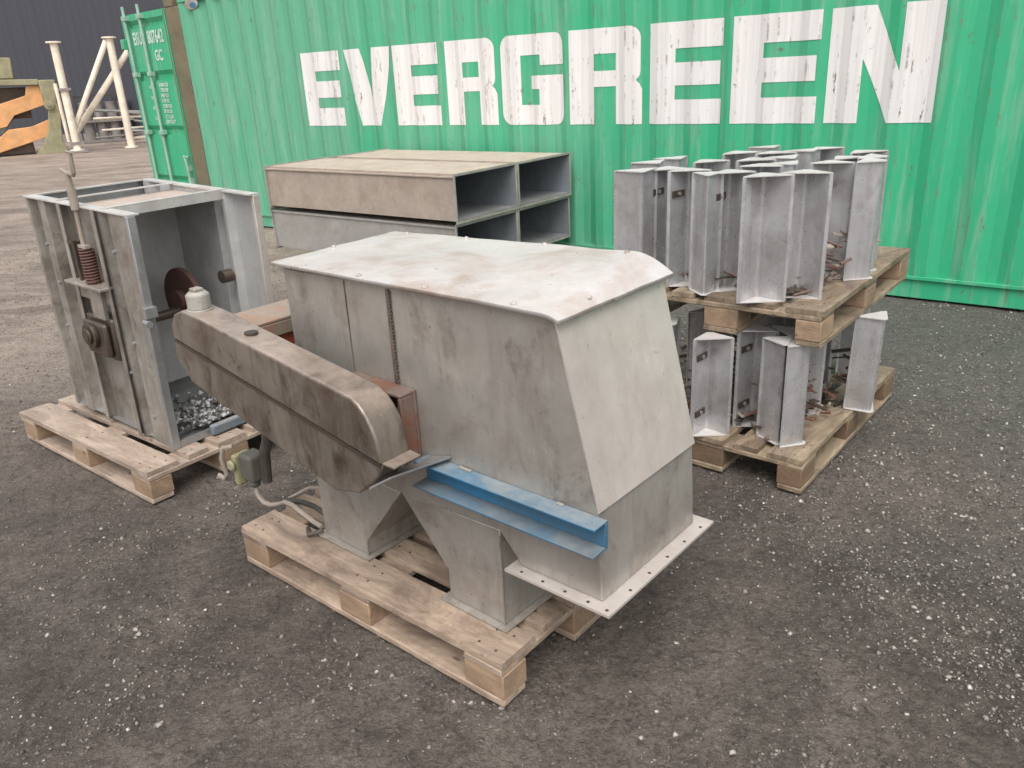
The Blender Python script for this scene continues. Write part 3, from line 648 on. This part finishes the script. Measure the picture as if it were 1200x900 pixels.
# brake / terminal unit hanging under the guard with its cables
b = MB(HZ); b.box(-1.315, -1.235, .00, .075, .20, .31); b.cyl((-1.275, .03, .17), (-1.275, .03, .20), .022, 14); b.build('terminal_box', M['teal'], hop, bevel=0.014, seg=3)
b = MB(HZ); b.box(-1.345, -1.318, -.012, .060, .175, .30); b.cyl((-1.33, -.030, .262), (-1.33, -.0125, .262), .022, 16); b.build('terminal_cover', M['yellow'], hop, bevel=0.010, seg=3)
b = MB(HZ); b.tube([(-1.22, .05, .20), (-1.21, .055, .32), (-1.16, .06, .42), (-1.12, .07, .60)], .020, 10); b.tube([(-1.25, .08, .30), (-1.235, .09, .40), (-1.18, .09, .58)], .014, 8); b.build('hanging_hose', M['cable_dark'], hop)
b = MB(HZ); b.tube([(-1.33, .0, .335), (-1.37, -.02, .325), (-1.385, -.025, .28), (-1.38, -.02, .21), (-1.40, -.02, .185), (-1.44, -.02, .19)], .009, 8); b.build('cable_loop', M['cable'], hop)
b = MB(HZ); b.tube([(-1.275, .03, .172), (-1.272, .033, .13), (-1.25, .038, .105), (-1.21, .042, .105), (-1.16, .045, .125), (-1.11, .045, .150), (-1.05, .037, .161), (-.98, .027, .159), (-.90, .015, .159), (-.84, .01, .159)], .009, 8); b.build('cable', M['cable'], hop)
b = MB(HZ); b.tube([(-1.10, .055, .158), (-1.04, .075, .160), (-.98, .08, .160), (-.90, .07, .160), (-.83, .06, .160)], .009, 8)
b.tube([(-.88, -.02, .156), (-.84, -.045, .156), (-.82, -.03, .165), (-.805, -.012, .17)], .008, 8); b.build('cable', M['cable_dark'], hop)
b = MB(HZ); b.tube([(-1.11, .06, .158), (-1.08, .13, .18), (-1.02, .20, .17), (-.94, .25, .162)], .006, 8); b.build('cable', M['cable'], hop)

# ------------------------------------------------------------------ open ribbed casing on the left pallet
EP = (-1.4613, 3.1133, 0.1455); EA = -0.6663
ec = empty('steel_casing', EP, (0, R(2.2), EA), 'open ribbed steel casing with crank, tension spring and bearing block on the left pallet', 'machine')
W, H, DV = .862, 1.0, .58
pr = [(-W, 0), (-.840, 0), (-.828, .045), (-.795, .045), (-.760, .004), (-.690, 0), (-.680, .046), (-.64, .046), (-.56, .030), (-.30, .030), (-.275, .030), (-.262, 0.002), (-.215, 0), (-.203, .036), (-.185, .036), (-.165, .004), (-.04, 0), (0, 0)]
b = MB(); b.sheet(pr, 0, H-.004, .003); b.build('ribbed_side', M['frame'], ec, smooth=20)
for ua, ub, vo in ((-.545, -.515, -.016), (-.262, -.236, -.016)):
    b = MB(); b.box(ua, ub, vo, vo+.003, .0, H-.005); b.box(ua, ua+.003, vo+.0035, .0285 if ua < -.3 else .010, .0, H-.005); b.build('guide_rail', M['frame'], ec)
b = MB(); b.sheet([(x, DV-y) for x, y in pr], 0, H-.004, .003); b.build('ribbed_side', M['inside'], ec, smooth=20)
b = MB(); b.box(-W-.002, .012, -.010, .040, H-.003, H+.003); b.box(-W-.002, .012, DV-.040, DV+.010, H-.003, H+.003); b.box(-W-.002, -W+.022, .041, DV-.041, H-.003, H+.003)
b.build('top_rim', M['rim'], ec)
b = MB(); b.box(-W-.001, -W+.002, .006, DV-.006, 0, H-.004); b.build('back_plate', M['galv'], ec)
b = MB(); b.box(-.60, -.597, .034, DV-.034, .05, H-.032); b.build('inner_plate', M['inside'], ec)
b = MB(); b.box(-.60, -.216, .036, DV-.036, H-.030, H-.026); b.build('top_cover', M['dusty_top'], ec)
b = MB(); b.box(-.215, -.190, .005, DV-.005, H+.0035, H+.008); b.box(-.195, -.190, .034, DV-.034, H-.035, H+.003); b.build('crossbeam', M['rim'], ec)
b = MB(); b.box(-.60, -.57, .005, DV-.005, H+.0035, H+.007); b.build('crossbeam', M['rim'], ec)
b = MB(); b.box(-.006, .014, -.012, .022, .0, H-.004); b.build('corner_angle', M['galv'], ec, bevel=0.002)
b = MB(); b.box(-.006, .014, DV-.022, DV+.012, .0, H-.004); b.build('corner_angle', M['hopper_end'], ec, bevel=0.002)
b = MB(); b.box(-W+.004, .004, .006, DV-.006, .004, .008); b.box(-.002, .010, .024, DV-.024, .0, .030); b.build('floor_plate', M['galv'], ec)
b = MB(); b.cyl((-.40, -.085, .455), (-.40, DV-.1, .455), .022, 16); b.build('shaft', M['darksteel'], ec)
b = MB(); b.box(-.495, -.275, -.022, .0285, .345, .535)
b.box(-.480, -.295, -.050, -.0225, .365, .515)
bb = b.build('bearing_block', M['darksteel'], ec, bevel=0.012)
b = MB(); b.cyl((-.400, -.051, .455), (-.400, -.070, .455), .056, 24); b.cyl((-.400, -.0705, .455), (-.400, -.082, .455), .034, 20); b.build('bearing_cap', M['darksteel'], bb, bevel=0.003)
b = MB(); b.cyl((-.41, DV-.19, .50), (-.41, DV-.165, .50), .150, 40); b.cyl((-.41, DV-.22, .50), (-.41, DV-.19, .50), .05, 20); b.build('disc', M['darkred'], ec, bevel=0.003)
b = MB(); b.cyl((-.20, DV-.10, .62), (-.20, DV-.05, .62), .030, 16); b.build('inner_boss', M['darksteel'], ec)
b = MB(); b.box(-.545, -.245, -.055, .028, .668, .680); b.box(-.53, -.26, -.012, .0295, .60, .667); b.box(-.40, -.30, -.03, -.0125, .53, .667); b.build('spring_seat', M['frame'], ec, bevel=0.002)
b = MB(); sp = [(-.365+.027*math.cos(t), -.014+.027*math.sin(t), .682+.150*t/(2*math.pi*12)) for t in np.linspace(0, 2*math.pi*12, 190)]
b.tube(sp, .0045, 6); b.build('tension_spring', M['darkred'], ec)
b = MB(); b.cyl((-.365, -.014, .68), (-.365, -.014, .83), .022, 14); b.build('spring_core', M['darkred'], ec)
b = MB(); b.cyl((-.365, -.020, .83), (-.365, -.020, 1.135), .010, 12); b.box(-.395, -.335, -.032, -.008, .834, .846); b.build('threaded_rod', M['cable'], ec)
b = MB(); b.box(-.470, -.455, -.020, .029, .66, .845); b.box(-.51, -.457, -.02, -.005, .835, .85); b.build('side_bracket', M['darksteel'], ec)
b = MB(); b.cyl((-.365, -.020, .99), (-.365, -.020, 1.075), .017, 14); b.cyl((-.365, -.020, 1.075), (-.365, -.020, 1.13), .012, 12)
b.tube([(-.455, .00, 1.140), (-.365, -.020, 1.135), (-.275, -.04, 1.135), (-.268, -.04, 1.145), (-.262, -.04, 1.22)], .008, 10); b.cyl((-.30, -.035, 1.222), (-.225, -.045, 1.225), .006, 8)
b.build('crank_handle', M['cable'], ec)
for uu, z in ((-.16, .84), (-.16, .45), (-.75, .80), (-.75, .42), (-.72, .63), (-.24, .30), (-.12, .12)):
    b = MB(); b.cyl((uu, -.0085, z), (uu, .031, z), .0075, 6); b.build('panel_bolt', M['galv'], ec)
b = MB(); b.cyl((.012, -.02, .58), (.060, -.03, .58), .014, 12); b.box(.0145, .045, -.03, .02, .60, .64); b.build('stub_bracket', M['galv'], ec)
b = MB(); b.box(.0145, .045, .16, .40, .005, .055); b.build('blue_bracket', M['dullblue'], ec, bevel=0.01)
# rubble lying on the casing floor
r2 = np.random.RandomState(4); pl = []
ca, sa = math.cos(EA), math.sin(EA)
for i in range(900):
    uu = -abs(r2.normal(0.10, .12)) - .02; vv = min(.53, abs(r2.normal(.34, .14)))
    if uu < -.55 or vv < .05: continue
    pl.append((EP[0]+uu*ca-vv*sa, EP[1]+uu*sa+vv*ca, r2.uniform(.006, .020)))
rb = scatter('rubble', pl, M['chips'], lambda x, y: 0.165 + 0.03*max(0, mnoise.noise(Vector((x*9, y*9, 1))))+.02, 8)
tag(rb, 'loose black and white rubble lying on the floor of the open casing', 'rubble', kind='stuff')

# ------------------------------------------------------------------ rectangular ducts
DX, DY = -0.33, 5.66; DAg = -0.67
bt = 0.236; DH = 0.352; DWd = 0.735; DL = 2.13
base = make_pallet('wooden_pallet', M['wood_c'], M['block_c'], DX-0.30, DY+0.40, DAg, 0, 'wooden pallet on the ground carrying the four stacked ducts', 1, 9)
base.location = (DX - 1.55*math.cos(DAg) - 0.3*math.sin(DAg), DY - 1.55*math.sin(DAg) + 0.3*math.cos(DAg), 0)
for i, uu in enumerate((-1.50, -.95, -.50)):
    t = empty('timber_bearer', (DX + uu*math.cos(DAg), DY + uu*math.sin(DAg), .144), (0, 0, DAg), 'square timber bearer between the pallet and the stacked ducts', 'timber', 'timber bearers under the ducts')
    b = MB(); b.box(-.04, .04, 0.02, 1.40, .001, .090); b.build('beam', M['wood_c'], t, bevel=0.004)
duct_labels = {(0, 0): 'light grey rectangular duct at the lower front of the four stacked ducts', (0, 1): 'grey rectangular duct at the lower back of the four stacked ducts',
               (1, 0): 'grimy beige rectangular duct with open end at the upper front of the stack', (1, 1): 'grimy beige rectangular duct with open end at the upper back of the stack'}
for k in (0, 1):
    for j in (0, 1):
        off = 0.0 if k else -.015
        v0 = j*(DWd+.004); z0 = bt + k*(DH+.002)
        o = empty('rectangular_duct', (DX + off*math.cos(DAg) - v0*math.sin(DAg), DY + off*math.sin(DAg) + v0*math.cos(DAg), z0), (0, 0, DAg + (0.002 if k else -0.004)*(1-2*j)),
                  duct_labels[(k, j)], 'duct', 'rectangular steel ducts stacked by the container')
        wid, hh = DWd-.002, DH
        e = .020
        out_m = M['duct'] if k else M['duct_low']
        b = MB()
        # outer skin and inner skin, four walls with the two end rings
        def ring(x): return [(x, e, e), (x, wid-e, e), (x, wid-e, hh-e), (x, e, hh-e)], [(x, e+.004, e+.004), (x, wid-e-.004, e+.004), (x, wid-e-.004, hh-e-.004), (x, e+.004, hh-e-.004)]
        a0, i0 = ring(-DL+.004); a1, i1 = ring(-.004)
        b.add(a0 + a1, [(q_, (q_+1) % 4, 4+(q_+1) % 4, 4+q_) for q_ in range(4)], 0)
        b.add(i0 + i1, [(q_, (q_+1) % 4, 4+(q_+1) % 4, 4+q_) for q_ in range(4)], 1)
        b.build('duct_walls', [out_m, M['duct_in']], o, smooth=0)
        for x0, x1 in ((-.006, 0), (-DL, -DL+.006)):
            b = MB(); s_ = 1 if x0 > -1 else -1
            for (ya, yb, za, zb) in ((0, wid, 0, e-.001), (0, wid, hh-e+.001, hh), (0, e-.001, e, hh-e), (wid-e+.001, wid, e, hh-e)): b.box(x0, x1, ya, yb, za, zb)
            b.build('end_flange', M['duct_rim'], o, bevel=0.0015)
        b = MB(); b.box(-DL+.01, -.01, e-.012, e-.001, hh-e-.010, hh-e-.001); b.build('folded_seam', out_m, o)
        if k == 1:
            b = MB(); b.prism_z([(-DL+.03, e+.02), (-.02, e+.02), (-.02, wid-e-.03), (-DL+.03, wid-e-.05)], hh-e+.001, hh-.006); b.build('top_sheet', M['duct'], o)

# ------------------------------------------------------------------ steel buckets stood on end
def make_bucket(h, leg, ang, label, tab=True, name='steel_bucket', lip=0.012):
    o = empty(name, (0, 0, 0), (0, 0, 0), label, 'steel bucket', 'steel elevator buckets stood on end on the pallets')
    # fold at the origin, legs open towards +y
    half = R(ang/2); r = .030
    L = [(-math.sin(half)*leg, math.cos(half)*leg)]; 
    L = [(L[0][0]-lip*.9, L[0][1]-.001)] + L
    for i in range(6):
        t = -1 + 2*i/5.0
        L.append((math.sin(half)*r*t*1.0, math.cos(half)*r*(0.35+0.65*t*t)))
    L += [(math.sin(half)*leg, math.cos(half)*leg), (math.sin(half)*leg+lip*.9, math.cos(half)*leg-.001)]
    b = MB(); b.sheet(L, 0.004, h-.004, .003); sh = b.build('trough_sheet', M['bucket'], o, smooth=40)
    tri = [(-math.sin(half)*leg-.009, math.cos(half)*leg+.001), (-.010, -.004), (.010, -.004), (math.sin(half)*leg+.009, math.cos(half)*leg+.001), (math.sin(half)*leg*.8, math.cos(half)*leg+.005), (-math.sin(half)*leg*.8, math.cos(half)*leg+.005)]
    for z0, zz_ in ((0.0, .0032), (h-.0035, .004)):
        b = MB(); b.prism_z(tri, z0, z0+zz_); b.build('end_plate', M['bucket_end'], o)
    if tab:
        d = Vector((math.sin(half), math.cos(half))); n_ = Vector((-d.y, d.x))
        for z in (h*.80,) if tab == 1 else (h*.22, h*.80):
            b = MB()
            p0 = d*leg*.25 + n_*.0045; p1 = d*leg*.92 + n_*.0045; w_ = n_*.005
            b.prism_z([(p0.x, p0.y), (p1.x, p1.y), (p1.x+w_.x, p1.y+w_.y), (p0.x+w_.x, p0.y+w_.y)], z-.013, z+.013)
            tb = b.build('mounting_bracket', M['darksteel'], o)
            p = d*leg*.58; b = MB(); b.cyl((p.x+n_.x*.0096, p.y+n_.y*.0096, z), (p.x+n_.x*.016, p.y+n_.y*.016, z), .0085, 6); b.build('bolt', M['galv'], tb)
    return o
up_src = make_bucket(.470, .112, 84, 'x'); wide_src = make_bucket(.474, .118, 88, 'x', tab=0); nar_src = make_bucket(.470, .100, 60, 'x', tab=0)
low_src = make_bucket(.4225, .105, 84, 'x', tab=2); lown_src = make_bucket(.4225, .108, 60, 'x', tab=0)
used = set()
def put(src, P, z, u, v, deg, label, tilt=0.0):
    o = src if src.name not in used else copy_tree(src)
    if src.name not in used: used.add(src.name)
    a = P[2]; o.location = (P[0] + u*math.cos(a) - v*math.sin(a), P[1] + u*math.sin(a) + v*math.cos(a), z)
    o.rotation_euler = (R(tilt), 0, R(deg)); o['label'] = label; return o
ZT = ZD + .1445
# deg: 0 = open side faces away from the camera (+y), 180 = open side faces the camera
ups = [
 (wide_src, -.01, .755, 8, 'pale folded steel bucket at the left corner of the raised pallet'),
 (up_src, .20, .76, 176, 'steel bucket just behind the left corner bucket of the raised pallet'),
 (up_src, .16, .64, 172, 'steel bucket with dark bracket just right of the left corner bucket'),
 (nar_src, -.005, .472, -14, 'narrow convex steel bucket with its folded edge toward the camera, left of the wide pair'),
 (up_src, .17, .47, 178, 'steel bucket with dark bracket directly left of the wide hollow pair'),
 (wide_src, .075, .29, 176, 'left one of the two hollow steel buckets at the front of the raised pallet'),
 (wide_src, .21, .175, 158, 'right one of the two hollow steel buckets at the front of the raised pallet'),
 (wide_src, .555, -.005, 52, 'flat faced steel bucket standing at the right edge of the raised pallet'),
 (wide_src, .70, .02, 50, 'steel bucket half hidden behind the right edge bucket on the raised pallet'),
 (up_src, .30, .86, 20, 'steel bucket in the second row behind the leftmost one on the raised pallet'),
 (up_src, .46, .72, 190, 'left steel bucket of the tall back pair on the raised pallet'),
 (up_src, .47, .84, 15, 'steel bucket at the back left corner of the raised pallet'),
 (up_src, .38, .42, 160, 'steel bucket standing behind the hollow pair, left side'),
 (up_src, .40, .29, 20, 'steel bucket standing behind the gap of the hollow pair'),
 (up_src, .54, .20, 165, 'dark shaded steel bucket in the gap left of the right edge bucket'),
 (up_src, .58, .55, 175, 'steel bucket in the middle row of the raised pallet, left of centre'),
 (up_src, .60, .38, 15, 'steel bucket in the middle row of the raised pallet, at the centre'),
 (up_src, .70, .22, 195, 'steel bucket in the middle row of the raised pallet, right of centre'),
 (wide_src, .78, .72, 185, 'steel bucket in the back row of the raised pallet, far left'),
 (wide_src, .80, .55, 175, 'steel bucket in the back row of the raised pallet, left of centre'),
 (wide_src, .84, .38, 10, 'steel bucket in the back row of the raised pallet, right of centre'),
 (wide_src, .90, .20, 190, 'steel bucket in the back row of the raised pallet, far right'),
 (up_src, 1.00, .62, 10, 'steel bucket at the rear of the raised pallet, left side'),
 (up_src, 1.04, .42, 190, 'steel bucket at the rear of the raised pallet, right side')]
for i, (s, u, v, d, lb) in enumerate(ups): put(s, PD, ZT, u, v, d, lb, (0.5, -0.9, 0.8, 0.0, -0.6, 0.2, -0.3)[i % 7])
lows = [
 (low_src, .075, .445, 178, 'hollow steel bucket with dark brackets under the raised pallet, facing the camera', 0.0),
 (low_src, .10, .62, 20, 'shadowed steel bucket under the raised pallet, nearest the grey hopper', 0.0),
 (lown_src, .085, .135, -4, 'light narrow steel bucket standing under the raised pallet near its front corner', 0.0),
 (low_src, .155, .055, 60, 'shaded steel bucket just right of the light one under the front corner block', 0.0),
 (low_src, .600, -.065, 18, 'pale steel bucket leaning out at the right edge of the lower pallet', 2.0),
 (low_src, .26, .33, 170, 'dark steel bucket behind the hollow one on the lower pallet', 0.0),
 (low_src, .34, .55, 30, 'dark steel bucket deep under the raised pallet, left side', 0.0),
 (low_src, .45, .22, 200, 'dark steel bucket deep under the raised pallet, near the middle', 0.0),
 (low_src, .60, .42, 10, 'dark steel bucket deep under the raised pallet, behind the middle', 0.0),
 (low_src, .80, .30, 190, 'steel bucket at the far side of the lower pallet, left', 0.0),
 (low_src, .30, .16, 100, 'dark steel bucket behind the pair near the front corner of the lower pallet', 0.0),
 (low_src, .50, .30, 150, 'dark steel bucket just behind the leaning one on the lower pallet', 0.0),
 (low_src, .70, .62, 60, 'dark steel bucket in the dark middle of the lower pallet', 0.0),
 (low_src, .98, .10, 15, 'steel bucket at the far side of the lower pallet, right', 0.0),
 (low_src, 1.00, .60, 15, 'steel bucket at the far back corner of the lower pallet', 0.0)]
for sr, u, v, d, lb, tl in lows: put(sr, PC, .1445, u, v, d, lb, tl)

# rubble caught between the buckets on both pallets
def pal_rubble(P, z, seed, label, hmax):
    r_ = random.Random(seed); b = MB()
    def W_(uu, vv): return (P[0]+uu*math.cos(P[2])-vv*math.sin(P[2]), P[1]+uu*math.sin(P[2])+vv*math.cos(P[2]))
    for i in range(420):
        uu = r_.uniform(.12, .80); vv = r_.uniform(.06, .74); x, y = W_(uu, vv)
        zz = z + .010 + (r_.random()**1.6)*hmax*(1 if uu > .22 else .25); L_ = r_.uniform(.012, .05); a_ = r_.uniform(0, 6.28); c_, s_ = math.cos(a_), math.sin(a_)
        dz = r_.uniform(-.6, .6)*L_*.6; k = r_.random(); mi = 0 if k < .6 else (1 if k < .85 else 2)
        if r_.random() < .55: b.cyl((x-c_*L_, y-s_*L_, zz-dz if zz-dz > z+.004 else z+.004), (x+c_*L_, y+s_*L_, max(z+.004, zz+dz)), r_.uniform(.003, .009), 7, mi=mi)
        else:
            w_ = r_.uniform(.006, .018); t_ = r_.uniform(.002, .006)
            vs_ = [(x+c_*p_*L_-s_*q_*w_, y+s_*p_*L_+c_*q_*w_, max(z+.003, zz+p_*dz)+h_) for h_ in (0, t_) for p_, q_ in ((-1,-1),(1,-1),(1,1),(-1,1))]
            b.add(vs_, [(0,3,2,1),(4,5,6,7),(0,1,5,4),(1,2,6,5),(2,3,7,6),(3,0,4,7)], mi)
    o = b.build('scrap_clutter', [M['rust'], M['darksteel'], M['cable']]); tag(o, label, 'scrap', kind='stuff')
pal_rubble(PD, ZT, 21, 'rusty clips, chain bits and dirt heaped between the buckets on the raised pallet', .22)
pal_rubble(PC, .1445, 22, 'rusty clips, chain bits and dirt heaped between the buckets on the lower pallet', .20)

# ------------------------------------------------------------------ background left
def mat_clad():
    t = NT('charcoal_profiled_cladding'); v = t.vec(rand=False)
    col = t.mix(t.noise(t.vec((2, 2, .2), rand=False), 1.5, 4), (0.038, 0.041, 0.053), (0.054, 0.057, 0.070))
    return t.set(col, 0.55, 0.0)
M['clad'] = mat_clad()
bx0, by0 = -18.8, 31.7; ba = math.atan2(28.0-31.7, -8.1+18.8)
bd = empty('industrial_building', (bx0, by0, 0), (0, 0, ba), 'dark charcoal clad industrial building filling the upper left background', 'building')
pf = []; u = -30.0
while u < 40: pf += [(u, 0), (u+.14, 0), (u+.16, .018), (u+.30, .018), (u+.32, 0)]; u += .323
b = MB(); b.sheet(pf, .25, 9.0, .01); b.build('wall_cladding', M['clad'], bd, smooth=0)
b = MB(); b.box(-30, 40, -.02, .3, -.1, .25); b.build('plinth', M['drum'], bd)
b = MB(); b.box(-30, 40, -.1, 14, 9.001, 9.25); b.build('roof', M['clad'], bd)

OB = (-13.2, 25.0); BA = 0.4858
mc = empty('boom_machine', (OB[0], OB[1], 0), (0, 0, BA), 'olive and faded orange steel boom machine cut off by the left edge', 'machine')
b = MB(); b.prism([(-.59, -.03), (-.30, .30), (-.10, .68), (.02, 1.30), (.06, 1.40), (-.07, 1.41), (-.07, 2.02), (.36, 2.01), (.26, 1.39), (.33, 1.26), (.24, .70), (.19, .32), (.30, -.03)], -.15, .25)
b.build('upright_post', M['olive'], mc, bevel=0.02)
b = MB(); b.prism([(-3.2, 2.14), (-.075, 2.045), (-.075, 1.885), (-3.2, 1.98)], -.12, .6); b.build('top_beam', M['olive'], mc, bevel=0.02)
b = MB(); b.prism([(-2.0, 2.12), (-.66, 2.08), (-.62, 2.64), (-2.0, 2.72)], -.05, .7); b.build('engine_box', M['olive'], mc, bevel=0.03)
b = MB(); b.prism([(-.41, 1.875), (-.08, 1.87), (-.03, 1.34), (-.88, 1.10), (-1.14, .80), (-3.2, .42), (-3.2, 1.02), (-1.96, 1.24), (-1.17, 1.43), (-.49, 1.62)], -.02, .28); b.build('boom_arm', M['armorange'], mc, bevel=0.015)
b = MB(); b.prism([(-.52, .76), (-.02, .94), (-.09, .47), (-1.5, .10), (-3.2, -.03), (-3.2, .30), (-2.19, .40), (-1.40, .52), (-1.13, .72)], -.03, .27); b.build('boom_arm', M['armorange'], mc, bevel=0.015)
b = MB(); b.cyl((.05, -.25, 1.34), (.05, .35, 1.34), .13, 20); b.cyl((.05, -.30, 1.34), (.05, .36, 1.34), .05, 12); b.build('pivot_pin', M['olive'], mc)
b = MB(); b.prism([(-1.30, .62), (-1.0, .95), (-.85, 1.09), (-1.14, .79), (-1.6, .70)], -.01, .2); b.build('link_plate', M['teal'], mc)
b = MB(); b.box(-3.0, -.6, .1, .6, .02, .45); b.build('lower_chassis', M['darksteel'], mc, bevel=0.02)
b = MB(); b.box(-3.0, -.45, .35, .6, 1.0, 1.85); b.build('rear_panel', M['darksteel'], mc, bevel=0.02)

OA = (-11.12, 25.25)
af = empty('pipe_frame', (OA[0], OA[1], 0), (0, 0, BA), 'cream painted steel pipe A-frame with flanged ends standing before the dark building', 'pipe frame')
def pipe(nm, p0, p1, r, fl=None):
    b = MB(); b.cyl(p0, p1, r, 20)
    if fl: 
        d = (Vector(p1)-Vector(p0)).normalized()
        if fl & 1: b.cyl(Vector(p0), Vector(p0)+d*.04, r*1.9, 20)
        if fl & 2: b.cyl(Vector(p1)-d*.04, Vector(p1), r*1.9, 20)
    return b.build(nm, M['cream'], af)
pipe('leg_pipe', (.02, 0, 0), (.03, 0, 3.08), .105, 3)
pipe('leg_pipe', (-1.45, -.3, .05), (-1.42, -.3, 2.98), .105, 3)
pipe('brace_pipe', (-1.42, -.15, .62), (-.06, .0, 2.98), .075)
pipe('brace_pipe', (-1.40, .2, .50), (.62, .2, 2.85), .085)
pipe('rear_pipe', (-1.62, .0, .3), (-1.62, .0, 1.9), .05)
b = MB(); b.box(-1.72, -1.18, -.5, .1, .0, .06); b.build('base_plate', M['drum'], af)
b = MB(); b.box(-1.58, -1.26, -.45, -.15, 1.70, 1.76); b.build('clamp', M['drum'], af)
b = MB(); b.box(-1.60, -1.30, -.42, -.18, .22, .30); b.build('clamp', M['drum'], af)
OD = (-13.4, 29.2)
rk = empty('drum_rack', (OD[0], OD[1], 0), (0, 0, BA), 'low dark rack carrying two tiers of dull grey drums by the building', 'rack')
b = MB(); b.box(-.95, .75, -.28, .34, .0, .08); b.build('lower_shelf', M['drum'], rk)
b = MB(); b.box(-.95, .75, -.28, .34, .66, .72); b.build('middle_shelf', M['drum'], rk)
b = MB()
for x in (-.93, .73): b.box(x-.02, x+.02, .36, .40, .0, 1.5)
b.box(-.95, .75, .36, .40, 1.46, 1.52); b.build('rack_frame', M['darksteel'], rk)
dsrc = None
for k in (0, 1):
    for i in range(4):
        if dsrc is None:
            dsrc = empty('drum', (0, 0, 0), (0, 0, BA), 'dull grey drum standing on the rack by the dark building', 'drum', 'grey drums on the rack')
            b = MB(); b.cyl((0, 0, 0), (0, 0, .56), .17, 20); b.build('shell', M['drum'], dsrc)
            b = MB(); b.cyl((0, 0, .561), (0, 0, .58), .18, 20); b.build('rim', M['galv'], dsrc); o = dsrc
        else: o = copy_tree(dsrc)
        lx = -.68 + i*.40; o.location = (OD[0]+lx*math.cos(BA), OD[1]+lx*math.sin(BA), (.081 if k == 0 else .721))
sw = empty('scrap_pile', (-12.0, 27.0, 0), (0, 0, BA), 'jumble of pale scrap bars and pipes beside the container door', 'scrap')
r3 = random.Random(5)
for i in range(9):
    x = r3.uniform(-.2, 1.6); z = .10 + .11*i; b = MB(); L_ = r3.uniform(.5, 1.0); t = r3.uniform(-.35, .35)
    b.cyl((x-L_*math.cos(t), r3.uniform(-.1, .5), z-L_*math.sin(t)*.3+.1), (x+L_*math.cos(t), r3.uniform(-.1, .5), z+L_*math.sin(t)*.3), r3.uniform(.03, .06), 10)
    b.build('bar', M[['cream', 'drum', 'galv'][i % 3]], sw)

# ------------------------------------------------------------------ loose stones large enough to pick up
def rock(x, y, s, mat, label, sq=.55, seed=0):
    import bmesh
    bm = bmesh.new(); bmesh.ops.create_icosphere(bm, subdivisions=3, radius=1)
    for v in bm.verts:
        n_ = mnoise.fractal(v.co*1.3 + Vector((seed*7.1, 0, 0)), 1.0, 2.0, 4); v.co *= s*(1+.35*n_); v.co.z *= sq
    me = bpy.data.meshes.new('rock'); bm.to_mesh(me); bm.free(); me.materials.append(mat)
    o = bpy.data.objects.new('rock', me); C.objects.link(o); o.location = (x, y, ground_z(x, y)+s*sq*.45); tag(o, label, 'rock'); return o
M['peach'] = metal('peach_sandstone', (0.42, 0.29, 0.21), dirt=(0.25, 0.19, 0.15), amount=0.4, metallic=0, rough=0.8, streak=False)
M['darkrock'] = metal('dark_clod', (0.07, 0.055, 0.048), metallic=0, rough=0.9, streak=False)
rock(-0.872, 1.246, .022, M['peach'], 'peach coloured flat rock lying in the dirt at the bottom left corner', .4, 1)
rock(-0.62, 1.50, .011, M['peach'], 'small pale pebble with pink tint in the dirt below the front pallet', .6, 2)
rock(-2.35, 4.15, .030, M['darkrock'], 'dark clod of earth on the dirt left of the ribbed casing', .5, 3)
rock(-2.15, 3.55, .022, M['darkrock'], 'small dark clod nearer the left pallet', .5, 4)
